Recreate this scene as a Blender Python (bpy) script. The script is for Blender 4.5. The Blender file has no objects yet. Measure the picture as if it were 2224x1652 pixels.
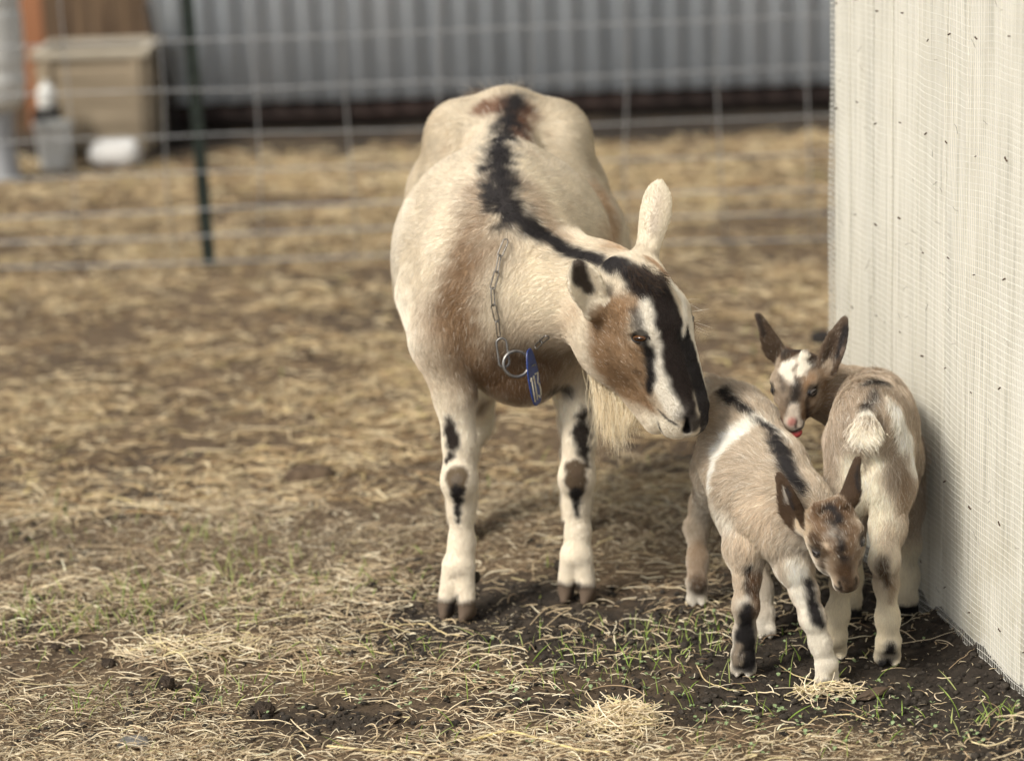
import bpy, bmesh, math, random
import numpy as np
from mathutils import Vector, Matrix

QUICK = False
random.seed(7)
rng = np.random.default_rng(11)
scene = bpy.context.scene
COL = scene.collection
R = math.radians

# ------------------------------------------------------------------ camera
FPX, CX, CY = 5250.0, 1111.5, 826.0        # focal length and centre in units of a 2223-wide frame
PITCH, ROLL, CAMH = R(14.3), R(2.0), 1.63
cp, sp = math.cos(PITCH), math.sin(PITCH)
cr, sr = math.cos(ROLL), math.sin(ROLL)
FWD = np.array([0, cp, -sp]); R0 = np.array([1.0, 0, 0]); U0 = np.array([0, sp, cp])
RIGHT = cr * R0 - sr * U0
UP = cr * U0 + sr * R0
CAM = np.array([0, 0, CAMH])
cam_data = bpy.data.cameras.new('camera')
cam = bpy.data.objects.new('camera', cam_data); COL.objects.link(cam)
M = Matrix.Identity(4)
for i in range(3):
    M[i][0], M[i][1], M[i][2], M[i][3] = RIGHT[i], UP[i], -FWD[i], CAM[i]
cam.matrix_world = M
cam_data.sensor_width = 36.0
cam_data.lens = FPX / 2223.0 * 36.0
cam_data.clip_start = 0.05; cam_data.clip_end = 2000
cam_data.dof.use_dof = True
cam_data.dof.focus_distance = 4.33
cam_data.dof.aperture_fstop = 2.0
scene.camera = cam

# ------------------------------------------------------------------ sky, sun, exposure
SUN_EL, SUN_AZ = R(46), R(-130)            # azimuth: from +Y towards +X; the sun stands behind and left of the camera
world = bpy.data.worlds.new('World'); scene.world = world
world.use_nodes = True
wn, wl = world.node_tree.nodes, world.node_tree.links
wn.clear()
sky = wn.new('ShaderNodeTexSky'); sky.sky_type = 'NISHITA'; sky.sun_disc = False
sky.sun_elevation = SUN_EL; sky.sun_rotation = SUN_AZ
sky.dust_density = 3.0; sky.ozone_density = 0.6; sky.air_density = 1.0
hsv = wn.new('ShaderNodeHueSaturation'); hsv.inputs['Saturation'].default_value = 0.22
bgd = wn.new('ShaderNodeBackground'); bgd.inputs['Strength'].default_value = 0.085
wout = wn.new('ShaderNodeOutputWorld')
wl.new(sky.outputs[0], hsv.inputs['Color']); wl.new(hsv.outputs[0], bgd.inputs[0]); wl.new(bgd.outputs[0], wout.inputs[0])
sun_d = bpy.data.lights.new('sun', 'SUN'); sun_d.energy = 2.2; sun_d.angle = R(16); sun_d.color = (1.0, 0.93, 0.82)
sun = bpy.data.objects.new('sun', sun_d); COL.objects.link(sun)
sdir = Vector((math.cos(SUN_EL) * math.sin(SUN_AZ), math.cos(SUN_EL) * math.cos(SUN_AZ), math.sin(SUN_EL)))
sun.rotation_euler = sdir.to_track_quat('Z', 'Y').to_euler()
scene.view_settings.view_transform = 'Standard'; scene.view_settings.look = 'None'
scene.view_settings.gamma = 1.0; scene.view_settings.use_curve_mapping = False
scene.view_settings.exposure = 0.80
scene.render.engine = 'CYCLES'
scene.cycles.use_denoising = True
scene.cycles.use_adaptive_sampling = True
scene.cycles.adaptive_threshold = 0.015
scene.cycles.max_bounces = 6

# ------------------------------------------------------------------ helpers: picture point -> place
def zc_of(p):
    return float(np.dot(np.asarray(p) - CAM, FWD))
def ray(x, y):
    d = FWD + RIGHT * ((x - CX) / FPX) - UP * ((y - CY) / FPX)
    return d
def at(x, y, Y):
    d = ray(x, y); return CAM + d * (Y / d[1])
def ground(x, y, z=0.0):
    d = ray(x, y); return CAM + d * ((z - CAMH) / d[2])
def metre(px, p):
    return px * zc_of(p) / FPX
def project(P):
    q = np.asarray(P) - CAM
    z = q @ FWD
    return np.stack([CX + FPX * (q @ RIGHT) / z, CY - FPX * (q @ UP) / z], -1), z
def unit(v):
    v = np.asarray(v, float); return v / (np.linalg.norm(v) + 1e-12)

def tag(o, label=None, cat=None, group=None, kind=None):
    if label: o['label'] = label
    if cat: o['category'] = cat
    if group: o['group'] = group
    if kind: o['kind'] = kind
    return o
def empty(name, loc=(0, 0, 0), rz=0):
    o = bpy.data.objects.new(name, None); COL.objects.link(o)
    o.empty_display_size = 0.05
    o.location = loc; o.rotation_euler = (0, 0, rz); return o
def link(name, me, mat=None, parent=None):
    o = bpy.data.objects.new(name, me); COL.objects.link(o)
    if mat is not None and not me.materials: me.materials.append(mat)
    if parent is not None:
        o.parent = parent
    return o
def mesh_np(name, V, F, smooth=True):
    me = bpy.data.meshes.new(name)
    V = np.asarray(V, np.float32); F = np.asarray(F, np.int32)
    me.vertices.add(len(V)); me.vertices.foreach_set('co', V.ravel())
    n = F.shape[1]
    me.loops.add(F.size); me.loops.foreach_set('vertex_index', F.ravel())
    me.polygons.add(len(F)); me.polygons.foreach_set('loop_start', np.arange(0, F.size, n, dtype=np.int32))
    me.update(calc_edges=True); me.validate()
    me.polygons.foreach_set('use_smooth', np.full(len(me.polygons), smooth, bool))
    me.update()
    return me
def set_color(me, name, C):
    a = me.attributes.new(name, 'FLOAT_COLOR', 'POINT')
    C4 = np.ones((len(C), 4), np.float32); C4[:, :3] = C
    a.data.foreach_set('color', C4.ravel())

# value noise
def _h(i, j, k, s):
    n = (i * 374761393 + j * 668265263 + k * 2147483647 + s * 974711) & 0xffffffff
    n = ((n ^ (n >> 13)) * 1274126177) & 0xffffffff
    return ((n ^ (n >> 16)) & 0xffffff) / float(0xffffff)
def vnoise(P, freq, seed=0):
    Q = np.asarray(P, np.float64) * freq
    I = np.floor(Q).astype(np.int64); f = Q - I; f = f * f * (3 - 2 * f)
    out = 0
    for a in (0, 1):
        for b in (0, 1):
            for c in (0, 1):
                w = (f[:, 0] if a else 1 - f[:, 0]) * (f[:, 1] if b else 1 - f[:, 1]) * (f[:, 2] if c else 1 - f[:, 2])
                out = out + w * _h(I[:, 0] + a, I[:, 1] + b, I[:, 2] + c, seed)
    return out * 2 - 1
def fbm(P, freq, oct=3, seed=0):
    s, a = 0, 1.0
    for o in range(oct):
        s = s + a * vnoise(P, freq * 2 ** o, seed + o * 17); a *= 0.5
    return s / (2 - 2 ** (1 - oct))
def sstep(a, b, x):
    t = np.clip((x - a) / (b - a), 0, 1); return t * t * (3 - 2 * t)

# ------------------------------------------------------------------ materials
def new_mat(name):
    m = bpy.data.materials.new(name); m.use_nodes = True
    nt = m.node_tree; nt.nodes.clear()
    out = nt.nodes.new('ShaderNodeOutputMaterial'); b = nt.nodes.new('ShaderNodeBsdfPrincipled')
    nt.links.new(b.outputs[0], out.inputs[0])
    return m, nt, b
def N(nt, t, **kw):
    n = nt.nodes.new(t)
    for k, v in kw.items(): setattr(n, k, v)
    return n
def ramp(nt, fac, stops):
    r = N(nt, 'ShaderNodeValToRGB')
    e = r.color_ramp.elements
    while len(e) < len(stops): e.new(0.5)
    for i, (p, c) in enumerate(stops):
        e[i].position = p; e[i].color = (*c, 1)
    nt.links.new(fac, r.inputs[0]); return r.outputs[0]
def mat_noise(name, stops, scale, rough=0.7, bump=0.0, bscale=None, metallic=0.0, spec=0.4, stretch=None, detail=6):
    m, nt, b = new_mat(name)
    tc = N(nt, 'ShaderNodeTexCoord'); src = tc.outputs['Object']
    if stretch:
        mp = N(nt, 'ShaderNodeMapping'); mp.inputs['Scale'].default_value = stretch
        nt.links.new(src, mp.inputs[0]); src = mp.outputs[0]
    n = N(nt, 'ShaderNodeTexNoise'); n.inputs['Scale'].default_value = scale; n.inputs['Detail'].default_value = detail
    nt.links.new(src, n.inputs['Vector'])
    nt.links.new(ramp(nt, n.outputs[0], stops), b.inputs['Base Color'])
    b.inputs['Roughness'].default_value = rough; b.inputs['Metallic'].default_value = metallic
    b.inputs['Specular IOR Level'].default_value = spec
    if bump:
        n2 = N(nt, 'ShaderNodeTexNoise'); n2.inputs['Scale'].default_value = bscale or scale * 3; n2.inputs['Detail'].default_value = 8
        nt.links.new(src, n2.inputs['Vector'])
        bp = N(nt, 'ShaderNodeBump'); bp.inputs['Strength'].default_value = bump; bp.inputs['Distance'].default_value = 0.02
        nt.links.new(n2.outputs[0], bp.inputs['Height']); nt.links.new(bp.outputs[0], b.inputs['Normal'])
    return m
def mat_attr(name, attr, rough=0.8, spec=0.2, noise=None, bump=None):
    m, nt, b = new_mat(name)
    a = N(nt, 'ShaderNodeAttribute', attribute_name=attr)
    src = a.outputs['Color']
    if noise:
        n = N(nt, 'ShaderNodeTexNoise'); n.inputs['Scale'].default_value = noise; n.inputs['Detail'].default_value = 4
        tc = N(nt, 'ShaderNodeTexCoord'); nt.links.new(tc.outputs['Object'], n.inputs['Vector'])
        mx = N(nt, 'ShaderNodeMix', data_type='RGBA', blend_type='MULTIPLY'); mx.inputs[0].default_value = 1.0
        nt.links.new(src, mx.inputs[6])
        nt.links.new(ramp(nt, n.outputs[0], [(0.3, (0.72, 0.70, 0.68)), (0.7, (1.1, 1.1, 1.1))]), mx.inputs[7])
        src = mx.outputs[2]
        if bump:
            bp = N(nt, 'ShaderNodeBump'); bp.inputs['Strength'].default_value = bump; bp.inputs['Distance'].default_value = 0.01
            nt.links.new(n.outputs[0], bp.inputs['Height']); nt.links.new(bp.outputs[0], b.inputs['Normal'])
    nt.links.new(src, b.inputs['Base Color'])
    b.inputs['Roughness'].default_value = rough; b.inputs['Specular IOR Level'].default_value = spec
    return m

MAT = {}
MAT['coat'] = mat_attr('coat', 'coat', 0.75, 0.15, noise=None)
MAT['hair'] = mat_attr('hair', 'coat', 0.55, 0.25)
MAT['strand'] = mat_attr('strand', 'tint', 0.75, 0.12)
MAT['blade'] = mat_attr('blade', 'tint', 0.45, 0.3)

# ------------------------------------------------------------------ strands (Curves objects)
def strands(name, P, rad, colors, mat, parent=None, attr='coat'):
    """P: (n, k, 3) points, rad: (n, k) or (k,), colors: (n, 3)."""
    n, k, _ = P.shape
    cu = bpy.data.hair_curves.new(name)
    cu.add_curves([k] * n)
    cu.attributes['position'].data.foreach_set('vector', np.ascontiguousarray(P, np.float32).ravel())
    if 'radius' in cu.attributes: ra = cu.attributes['radius']
    else: ra = cu.attributes.new('radius', 'FLOAT', 'POINT')
    ra.data.foreach_set('value', np.ascontiguousarray(np.broadcast_to(rad, (n, k)), np.float32).ravel())
    a = cu.attributes.new(attr, 'FLOAT_COLOR', 'CURVE')
    C4 = np.ones((n, 4), np.float32); C4[:, :3] = colors
    a.data.foreach_set('color', C4.ravel())
    cu.materials.append(mat)
    o = bpy.data.objects.new(name, cu); COL.objects.link(o)
    if parent is not None: o.parent = parent
    return o

# ------------------------------------------------------------------ modelling by distance field
class Prim:
    __slots__ = ('fn', 'lo', 'hi', 'k', 'op', 'flow', 'fur', 'tag')
class Body:
    def __init__(self): self.prims = []
    def _add(self, fn, lo, hi, k, op, flow, fur, tg):
        p = Prim(); p.fn, p.lo, p.hi, p.k, p.op = fn, np.asarray(lo), np.asarray(hi), k, op
        p.flow = None if flow is None else unit(flow); p.fur = fur; p.tag = tg
        self.prims.append(p); return p
    def cone(self, a, b, ra, rb, k=0.02, op=1, flow=None, fur=1.0, tg=None):
        a, b = np.asarray(a, np.float32), np.asarray(b, np.float32)
        ba = b - a; bb = float(ba @ ba) + 1e-9
        def fn(P):
            q = P - a
            t = np.clip((q @ ba) / bb, 0, 1)
            return np.sqrt(((q - t[..., None] * ba) ** 2).sum(-1)) - (ra + (rb - ra) * t)
        m = max(ra, rb)
        if flow is None: flow = ba
        return self._add(fn, np.minimum(a, b) - m, np.maximum(a, b) + m, k, op, flow, fur, tg)
    def ell(self, c, r, rot=None, k=0.04, op=1, flow=(0, .8, -.5), fur=1.0, tg=None):
        c = np.asarray(c, np.float32); r = np.asarray(r, np.float32)
        Rm = np.eye(3, dtype=np.float32) if rot is None else np.asarray(rot, np.float32)   # rows = axes
        def fn(P):
            q = (P - c) @ Rm.T
            k0 = np.sqrt(((q / r) ** 2).sum(-1)); k1 = np.sqrt(((q / (r * r)) ** 2).sum(-1)) + 1e-9
            return k0 * (k0 - 1) / k1
        m = float(r.max()) if rot is not None else r
        return self._add(fn, c - m, c + m, k, op, flow, fur, tg)
    def chain(self, nodes, k=0.02, fur=1.0, flow=None, tg=None, thin=1.0):
        nodes = [(x, y, Y, r * (thin if i > 1 else 1)) for i, (x, y, Y, r) in enumerate(nodes)]
        pts = [at(x, y, Y) for x, y, Y, r in nodes]
        rs = [metre(r, p) for p, (_, _, _, r) in zip(pts, nodes)]
        for i in range(len(pts) - 1):
            f = fur if not isinstance(fur, (list, tuple)) else fur[min(i, len(fur) - 1)]
            self.cone(pts[i], pts[i + 1], rs[i], rs[i + 1], k, 1, flow, f, tg)
        return pts, rs
    def ear(self, base, e, m, L, W, cup=0.5, th=0.0045, k=0.012, tg='ear', paddle=False):
        base = np.asarray(base, np.float32); e = unit(e); m = np.asarray(m, float)
        m = unit(m - e * (m @ e)); lat = np.cross(e, m)
        e, m, lat = e.astype(np.float32), m.astype(np.float32), lat.astype(np.float32)
        def fn(P):
            q = P - base
            a, b, c = q @ e, q @ lat, q @ m
            u = np.clip(a / L, 0, 1)
            if paddle: hw = W * np.interp(u, [0, .25, .5, .72, .86, .95, 1], [.42, .72, .98, 1, .80, .48, .14])
            else: hw = W * np.interp(u, [0, .2, .42, .62, .8, .93, 1], [.60, .92, 1, .86, .58, .30, .08])
            hw = hw.astype(np.float32)
            c0 = cup * b * b / W * (1.6 - u)
            return np.sqrt(np.maximum(np.abs(b) - hw, 0) ** 2 + (c - c0) ** 2 * 0.8 + np.maximum(a - L, 0) ** 2 + np.maximum(-a, 0) ** 2) - th * (1.5 - 0.5 * u)
        lo = np.minimum(base, base + e * L) - W * 1.6; hi = np.maximum(base, base + e * L) + W * 1.6
        return self._add(fn, lo, hi, k, 1, e, 0.35, tg)
    def mesh(self, h, floor=True):
        add = [p for p in self.prims if p.op == 1]
        lo = np.min([p.lo for p in add], 0) - 4 * h; hi = np.max([p.hi for p in add], 0) + 4 * h
        if floor: lo[2] = max(lo[2], -0.03)
        shp = np.ceil((hi - lo) / h).astype(int) + 1
        D = np.full(shp, 0.5, np.float32)
        ax = [lo[i] + h * np.arange(shp[i]) for i in range(3)]
        for p in self.prims:
            mar = p.k + 3 * h
            i0 = np.clip(np.floor((p.lo - mar - lo) / h).astype(int), 0, shp - 1); i1 = np.clip(np.ceil((p.hi + mar - lo) / h).astype(int) + 1, 1, shp)
            sl = tuple(slice(i0[i], i1[i]) for i in range(3))
            G = np.stack(np.meshgrid(*[ax[i][sl[i]] for i in range(3)], indexing='ij'), -1).astype(np.float32)
            d = p.fn(G).astype(np.float32); o = D[sl]
            if p.op == 1:
                hh = np.maximum(p.k - np.abs(o - d), 0) / p.k
                D[sl] = np.minimum(o, d) - hh * hh * p.k * 0.25
            else:
                d = -d
                hh = np.maximum(p.k - np.abs(o - d), 0) / p.k
                D[sl] = np.maximum(o, d) + hh * hh * p.k * 0.25
        if floor:
            zz = (-0.012 - ax[2]).astype(np.float32)[None, None, :]
            D = np.maximum(D, zz)
        return self._nets(D, lo, h)
    @staticmethod
    def _nets(D, lo, h):
        S = D < 0
        nx, ny, nz = D.shape
        cnt = np.zeros((nx - 1, ny - 1, nz - 1), np.int8)
        offs = [(a, b, c) for a in (0, 1) for b in (0, 1) for c in (0, 1)]
        for a, b, c in offs:
            cnt += S[a:nx - 1 + a, b:ny - 1 + b, c:nz - 1 + c]
        act = (cnt > 0) & (cnt < 8)
        I = np.argwhere(act)
        idx = np.full(act.shape, -1, np.int32); idx[act] = np.arange(len(I))
        vals = {o: D[I[:, 0] + o[0], I[:, 1] + o[1], I[:, 2] + o[2]] for o in offs}
        acc = np.zeros((len(I), 3)); n = np.zeros(len(I))
        for o in offs:
            for axn in range(3):
                if o[axn] == 0:
                    o2 = list(o); o2[axn] = 1; o2 = tuple(o2)
                    v0, v1 = vals[o], vals[o2]
                    cr_ = (v0 < 0) != (v1 < 0)
                    t = np.where(cr_, v0 / np.where(cr_, v0 - v1, 1), 0)
                    p = np.tile(np.array(o, float), (len(I), 1)); p[:, axn] = t
                    acc += p * cr_[:, None]; n += cr_
        V = lo + h * (I + acc / n[:, None])
        F = []
        for axn in range(3):
            u, v = [(1, 2), (2, 0), (0, 1)][axn]
            sl0 = [slice(1, s - 1) for s in D.shape]; sl1 = list(sl0)
            sl0[axn] = slice(0, D.shape[axn] - 1); sl1[axn] = slice(1, D.shape[axn])
            s0, s1 = S[tuple(sl0)], S[tuple(sl1)]
            E = np.argwhere(s0 != s1)
            inside0 = s0[s0 != s1]
            base = E.copy()
            for w in range(3):
                if w != axn: base[:, w] += 1
            def cid(du, dv):
                b = base.copy(); b[:, u] -= du; b[:, v] -= dv
                return idx[b[:, 0], b[:, 1], b[:, 2]]
            q = np.stack([cid(1, 1), cid(0, 1), cid(0, 0), cid(1, 0)], 1)
            q[~inside0] = q[~inside0][:, ::-1]
            F.append(q)
        F = np.concatenate(F)
        F = F[(F >= 0).all(1)]
        # keep the largest piece only
        return V, F

def adjacency(nv, F):
    e = np.concatenate([F[:, [0, 1]], F[:, [1, 2]], F[:, [2, 3]], F[:, [3, 0]]])
    return np.concatenate([e, e[:, ::-1]])
def smooth_field(A, E, n, it):
    deg = np.bincount(E[:, 0], minlength=n)[:, None] + 1e-9
    for _ in range(it):
        B = np.stack([np.bincount(E[:, 0], weights=A[E[:, 1], c], minlength=n) for c in range(A.shape[1])], 1) / deg
        A = 0.4 * A + 0.6 * B
    return A
def vnormals(V, F):
    a = np.cross(V[F[:, 2]] - V[F[:, 0]], V[F[:, 3]] - V[F[:, 1]])
    Nn = np.zeros_like(V)
    for c in range(4):
        for d in range(3):
            Nn[:, d] += np.bincount(F[:, c], weights=a[:, d], minlength=len(V))
    return Nn / (np.linalg.norm(Nn, axis=1, keepdims=True) + 1e-12)

BLACK0 = np.array([.02, .017, .015])
class Skin:
    """A finished body surface: colour, coat direction and coat length at each vertex."""
    def __init__(self, body, h, smooth=3):
        V, F = body.mesh(h)
        E = adjacency(len(V), F)
        if smooth: V = smooth_field(V, E, len(V), smooth)
        self.V, self.F, self.E, self.h = V, F, E, h
        self.N = vnormals(V, F)
        add = [p for p in body.prims if p.op == 1]
        best = np.full(len(V), 9.0, np.float32); wsum = np.zeros(len(V)); fl = np.zeros((len(V), 3)); fu = np.zeros(len(V))
        Vf = V.astype(np.float32)
        self.tag = np.array([''] * len(V), dtype=object)
        for p in add:
            m = ((V > p.lo - 0.06) & (V < p.hi + 0.06)).all(1)
            if not m.any(): continue
            d = p.fn(Vf[m])
            w = np.exp(-np.maximum(d, 0) / 0.012)
            wsum[m] += w; fl[m] += w[:, None] * p.flow; fu[m] += w * p.fur
            b = best[m]; upd = d < b
            ids = np.where(m)[0][upd]; best[ids] = d[upd]; self.tag[ids] = p.tag
        fl /= wsum[:, None] + 1e-9; fu /= wsum + 1e-9
        fl = smooth_field(fl, E, len(V), 45)
        fl -= self.N * (fl * self.N).sum(1, keepdims=True)
        self.flow = fl / (np.linalg.norm(fl, axis=1, keepdims=True) + 1e-9)
        self.fur = smooth_field(fu[:, None], E, len(V), 22)[:, 0]
        self.C = np.zeros((len(V), 3))
        self.pix, self.z = project(V)
        self.facing = ((CAM - V) * self.N).sum(1) > 0
    def snap(self, x, y, back=False):
        d2 = ((self.pix - [x, y]) ** 2).sum(1)
        m = (d2 < 90) & self.facing
        if not m.any():
            m = self.facing.copy(); i = np.argmin(np.where(m, d2, 1e9)); return self.V[i]
        ids = np.where(m)[0]; return self.V[ids[np.argmin(self.z[ids])]]
    def surf(self, o, d):
        d = unit(d); q = self.V - o; t = q @ d
        pd = np.linalg.norm(q - t[:, None] * d, axis=1)
        m = (t > 0.005) & (pd < self.h * 1.5) & (t < .09) & (self.N @ d > .15)
        if not m.any(): return o + d * .03
        t = t[m]; return o + d * t[t < t.min() + self.h * 2].mean()
    def bare(self, p, r, rim=BLACK0):
        self.blend(self.mask([p], [r * 1.12], .003, .002) * .92, rim)
        self.fur = self.fur * (1 - self.mask([p], [r * 1.05], .003, .0))
    def normal_at(self, p):
        return self.N[np.argmin(((self.V - p) ** 2).sum(1))]
    def mask(self, pts, rs, soft, noise, freq=60, seed=3):
        d = np.full(len(self.V), 9.0)
        pts = [np.asarray(p) for p in pts]
        if len(pts) == 1: pts = pts * 2; rs = list(rs) * 2
        for i in range(len(pts) - 1):
            a, b = pts[i], pts[i + 1]; ba = b - a
            t = np.clip(((self.V - a) @ ba) / (ba @ ba + 1e-12), 0, 1)
            d = np.minimum(d, np.linalg.norm(self.V - a - t[:, None] * ba, axis=1) - (rs[i] + (rs[i + 1] - rs[i]) * t))
        d = d + noise * (fbm(self.V, freq, 3, seed))
        return 1 - sstep(-soft, soft, d)
    def stroke(self, nodes, color, soft=0.006, noise=0.006, strength=1.0, freq=60, seed=3, only=None):
        pts = [self.snap(x, y) for x, y, r in nodes]
        rs = [metre(r, p) for p, (x, y, r) in zip(pts, nodes)]
        w = self.mask(pts, rs, soft, noise, freq, seed) * strength
        if only is not None: w = w * only
        self.C = self.C * (1 - w[:, None]) + np.asarray(color) * w[:, None]
        return w
    def blend(self, w, color):
        w = np.clip(w, 0, 1)[:, None]
        self.C = self.C * (1 - w) + np.asarray(color) * w
    def build(self, name, parent, mat=None):
        me = mesh_np(name, self.V, self.F)
        set_color(me, 'coat', np.clip(self.C, 0.004, 1))
        return link(name, me, mat or MAT['coat'], parent)
    def coat(self, name, parent, count, length, radius=0.0004, lift=0.5, jitter=0.35, k=5, seed=5, curl=0.0, frost=0.06, var=.14):
        r_ = np.random.default_rng(seed)
        F, V = self.F, self.V
        area = 0.5 * np.linalg.norm(np.cross(V[F[:, 2]] - V[F[:, 0]], V[F[:, 3]] - V[F[:, 1]]), axis=1)
        fl = self.fur[F].mean(1)
        # more hairs where the coat is short, so that the face stays covered
        face_in = ((CAM - V[F[:, 0]]) * self.N[F[:, 0]]).sum(1) > -0.15 * np.linalg.norm(CAM - V[F[:, 0]], axis=1)
        w = area * (fl > 0.04) * np.clip(1.0 / (fl + 0.25), 0.6, 2.2) * np.where(face_in, 1.0, 0.3)
        fi = r_.choice(len(F), count, p=w / w.sum())
        uv = r_.random((count, 2))
        f = F[fi]
        wgt = np.stack([(1 - uv[:, 0]) * (1 - uv[:, 1]), uv[:, 0] * (1 - uv[:, 1]), uv[:, 0] * uv[:, 1], (1 - uv[:, 0]) * uv[:, 1]], 1)
        def ip(A):
            return (A[f] * (wgt[..., None] if A.ndim == 2 else wgt)).sum(1)
        root, nn, ff, L, C = ip(V), ip(self.N), ip(self.flow), ip(self.fur), ip(self.C)
        nn /= np.linalg.norm(nn, axis=1, keepdims=True) + 1e-9
        clump = np.stack([fbm(root, 70, 2, s) for s in (1, 2, 3)], 1) * 0.9 + np.stack([vnoise(root, 25, s) for s in (4, 5, 6)], 1) * 0.35
        ff = ff + clump * jitter * 1.6 + r_.normal(0, jitter * 0.35, (count, 3))
        ff -= nn * (ff * nn).sum(1, keepdims=True); ff /= np.linalg.norm(ff, axis=1, keepdims=True) + 1e-9
        L = L * length * r_.uniform(0.65, 1.25, count)
        t = np.linspace(0, 1, k)[None, :, None]
        lf = (lift * r_.uniform(0.6, 1.4, count))[:, None, None]
        lf = lf * (1 + .0035 / np.maximum(L, .002))[:, None, None]
        P = root[:, None] - nn[:, None] * np.minimum(.0010, L * .06)[:, None, None] + L[:, None, None] * (ff[:, None] * (t * 0.6 + 0.4 * t * t) + nn[:, None] * lf * (t - 0.62 * t * t))
        if curl:
            side = np.cross(nn, ff)[:, None]
            P = P + side * (curl * L[:, None, None] * np.sin(t * 5 + r_.uniform(0, 6, count)[:, None, None])) * t
        rad = radius * np.linspace(1, 0.25, k)[None] * r_.uniform(0.7, 1.3, count)[:, None]
        vr = r_.normal(1, 1, count)[:, None] * (var * (.35 + .65 * sstep(.4, .8, L / length)))[:, None] + 1 + 0.12 * vnoise(root, 40, 9)[:, None]
        dark = C.mean(1) < .06
        fr = np.where((r_.random(count) < frost * sstep(.3, .6, L / length)) & ~dark, r_.uniform(.3, .8, count), 0)[:, None]
        C = np.clip((C * (1 - fr) + WHITE * fr) * vr, 0.004, 0.95)
        return strands(name, P, rad, C, MAT['hair'], parent)

# colours of the coats (linear)
CREAM = np.array([.60, .53, .415]); WHITE = np.array([.82, .77, .67]); TAN = np.array([.345, .235, .14]); BROWN = np.array([.17, .10, .055])
BLACK = np.array([.016, .014, .014]); HORN = np.array([.10, .08, .06]); KTAN = np.array([.43, .352, .262]); PINK = np.array([.55, .25, .21])

# ------------------------------------------------------------------ the ground
HOOVES = np.array([ground(x, y)[:2] for x, y in ((983, 1342), (1246, 1306), (1003, 1175), (1252, 1160), (1612, 1468), (1806, 1487), (1514, 1315), (1662, 1385), (1930, 1447), (1815, 1434), (1968, 1338), (1846, 1350))])
WA, WB = ground(1812, 1147), ground(2223, 1525)       # foot of the netted wall
WD = unit(WB - WA); WN = np.array([WD[1], -WD[0], 0.0])
def p3(x, y):
    x = np.asarray(x, float); return np.stack([x, np.asarray(y, float), np.zeros_like(x)], -1)
def wall_dist(x, y):
    return (np.asarray(x) - WA[0]) * WN[0] + (np.asarray(y) - WA[1]) * WN[1]
def bare(x, y):
    """1 where trampled soil lies open, 0 under straw."""
    P = p3(x, y)
    n1 = fbm(P, 2.2, 3, 71); n2 = fbm(P, 7.0, 3, 72)
    band = np.exp(-((y - (4.42 - .30 * (x - .2))) / .26) ** 2) * sstep(-.75, .05, x)
    wl_ = sstep(.55, .05, wall_dist(x, y)) * sstep(5.2, 4.7, y)
    fr = np.exp(-((y - 4.02) / .11) ** 2) * .55 * sstep(-1.1, -.2, x)
    b = band * 1.15 + wl_ * 1.2 + fr + n1 * .45 + n2 * .60 + .40 * fbm(P, 17, 2, 74) - .06 - .30 * sstep(3.95, 3.75, y)
    b = b + sstep(5.0, 6.5, y) * (.25 * n1 - .10)
    b = b + 1.2 * sstep(10.3, 10.8, y)  # soil darkened before the shed, standing in for shadow on damp earth
    return np.clip(b, 0, 1)
def gh(x, y):
    P = p3(x, y)
    h = .010 * fbm(P, 1.3, 2, 50) + .007 * fbm(P, 6, 2, 51)
    b = bare(x, y)
    h = h + (.35 + .9 * b) * (.0050 * fbm(P, 22, 2, 52) + .0060 * np.maximum(fbm(P, 45, 2, 53), 0) + .003 * fbm(P, 110, 1, 54))
    h = h + .03 * sstep(.14, .0, wall_dist(x, y)) * sstep(4.75, 4.5, y) * sstep(2.0, 3.5, y)
    f = np.ones_like(np.asarray(x, float))
    for hx, hy in HOOVES:
        f = np.minimum(f, sstep(.02, .075, np.hypot(x - hx, y - hy)))
    return h * f - .004
def axis(segs):
    out = []
    for a, b, st in segs: out += list(np.arange(a, b, st))
    return np.array(out + [segs[-1][1]])
gx = axis([(-70, -8, 6.0), (-8, -3, .5), (-3, -1.4, .05), (-1.4, 1.5, .0085), (1.5, 3, .05), (3, 8, .5), (8, 70, 6.0)])
gy = axis([(-20, 2, 2.0), (2, 3.4, .1), (3.4, 5.1, .0085), (5.1, 7.0, .025), (7.0, 13, .08), (13, 20, .8), (20, 120, 8.0)])
GX, GY = np.meshgrid(gx, gy, indexing='ij')
GZ = gh(GX.ravel(), GY.ravel())
far = np.maximum(np.abs(GX.ravel()) - 4, 0) + np.maximum(GY.ravel() - 14, 0) + np.maximum(1 - GY.ravel(), 0)
GZ = GZ * np.clip(1 - far, 0, 1)
V = np.stack([GX.ravel(), GY.ravel(), GZ], 1)
nx, ny = len(gx), len(gy)
I = np.arange(nx * ny).reshape(nx, ny)
F = np.stack([I[:-1, :-1], I[1:, :-1], I[1:, 1:], I[:-1, 1:]], -1).reshape(-1, 4)
me = mesh_np('ground', V, F)
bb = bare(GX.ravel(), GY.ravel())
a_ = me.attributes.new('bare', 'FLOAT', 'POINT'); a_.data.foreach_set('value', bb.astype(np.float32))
m, nt, bs = new_mat('soil')
at_ = N(nt, 'ShaderNodeAttribute', attribute_name='bare')
tc = N(nt, 'ShaderNodeTexCoord')
def noise(scale, detail=6, rough=.6):
    n = N(nt, 'ShaderNodeTexNoise'); n.inputs['Scale'].default_value = scale; n.inputs['Detail'].default_value = detail; n.inputs['Roughness'].default_value = rough
    nt.links.new(tc.outputs['Object'], n.inputs['Vector']); return n.outputs[0]
soil = ramp(nt, noise(38), [(.25, (.018, .015, .0125)), (.55, (.045, .037, .030)), (.8, (.090, .074, .060))])
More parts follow.
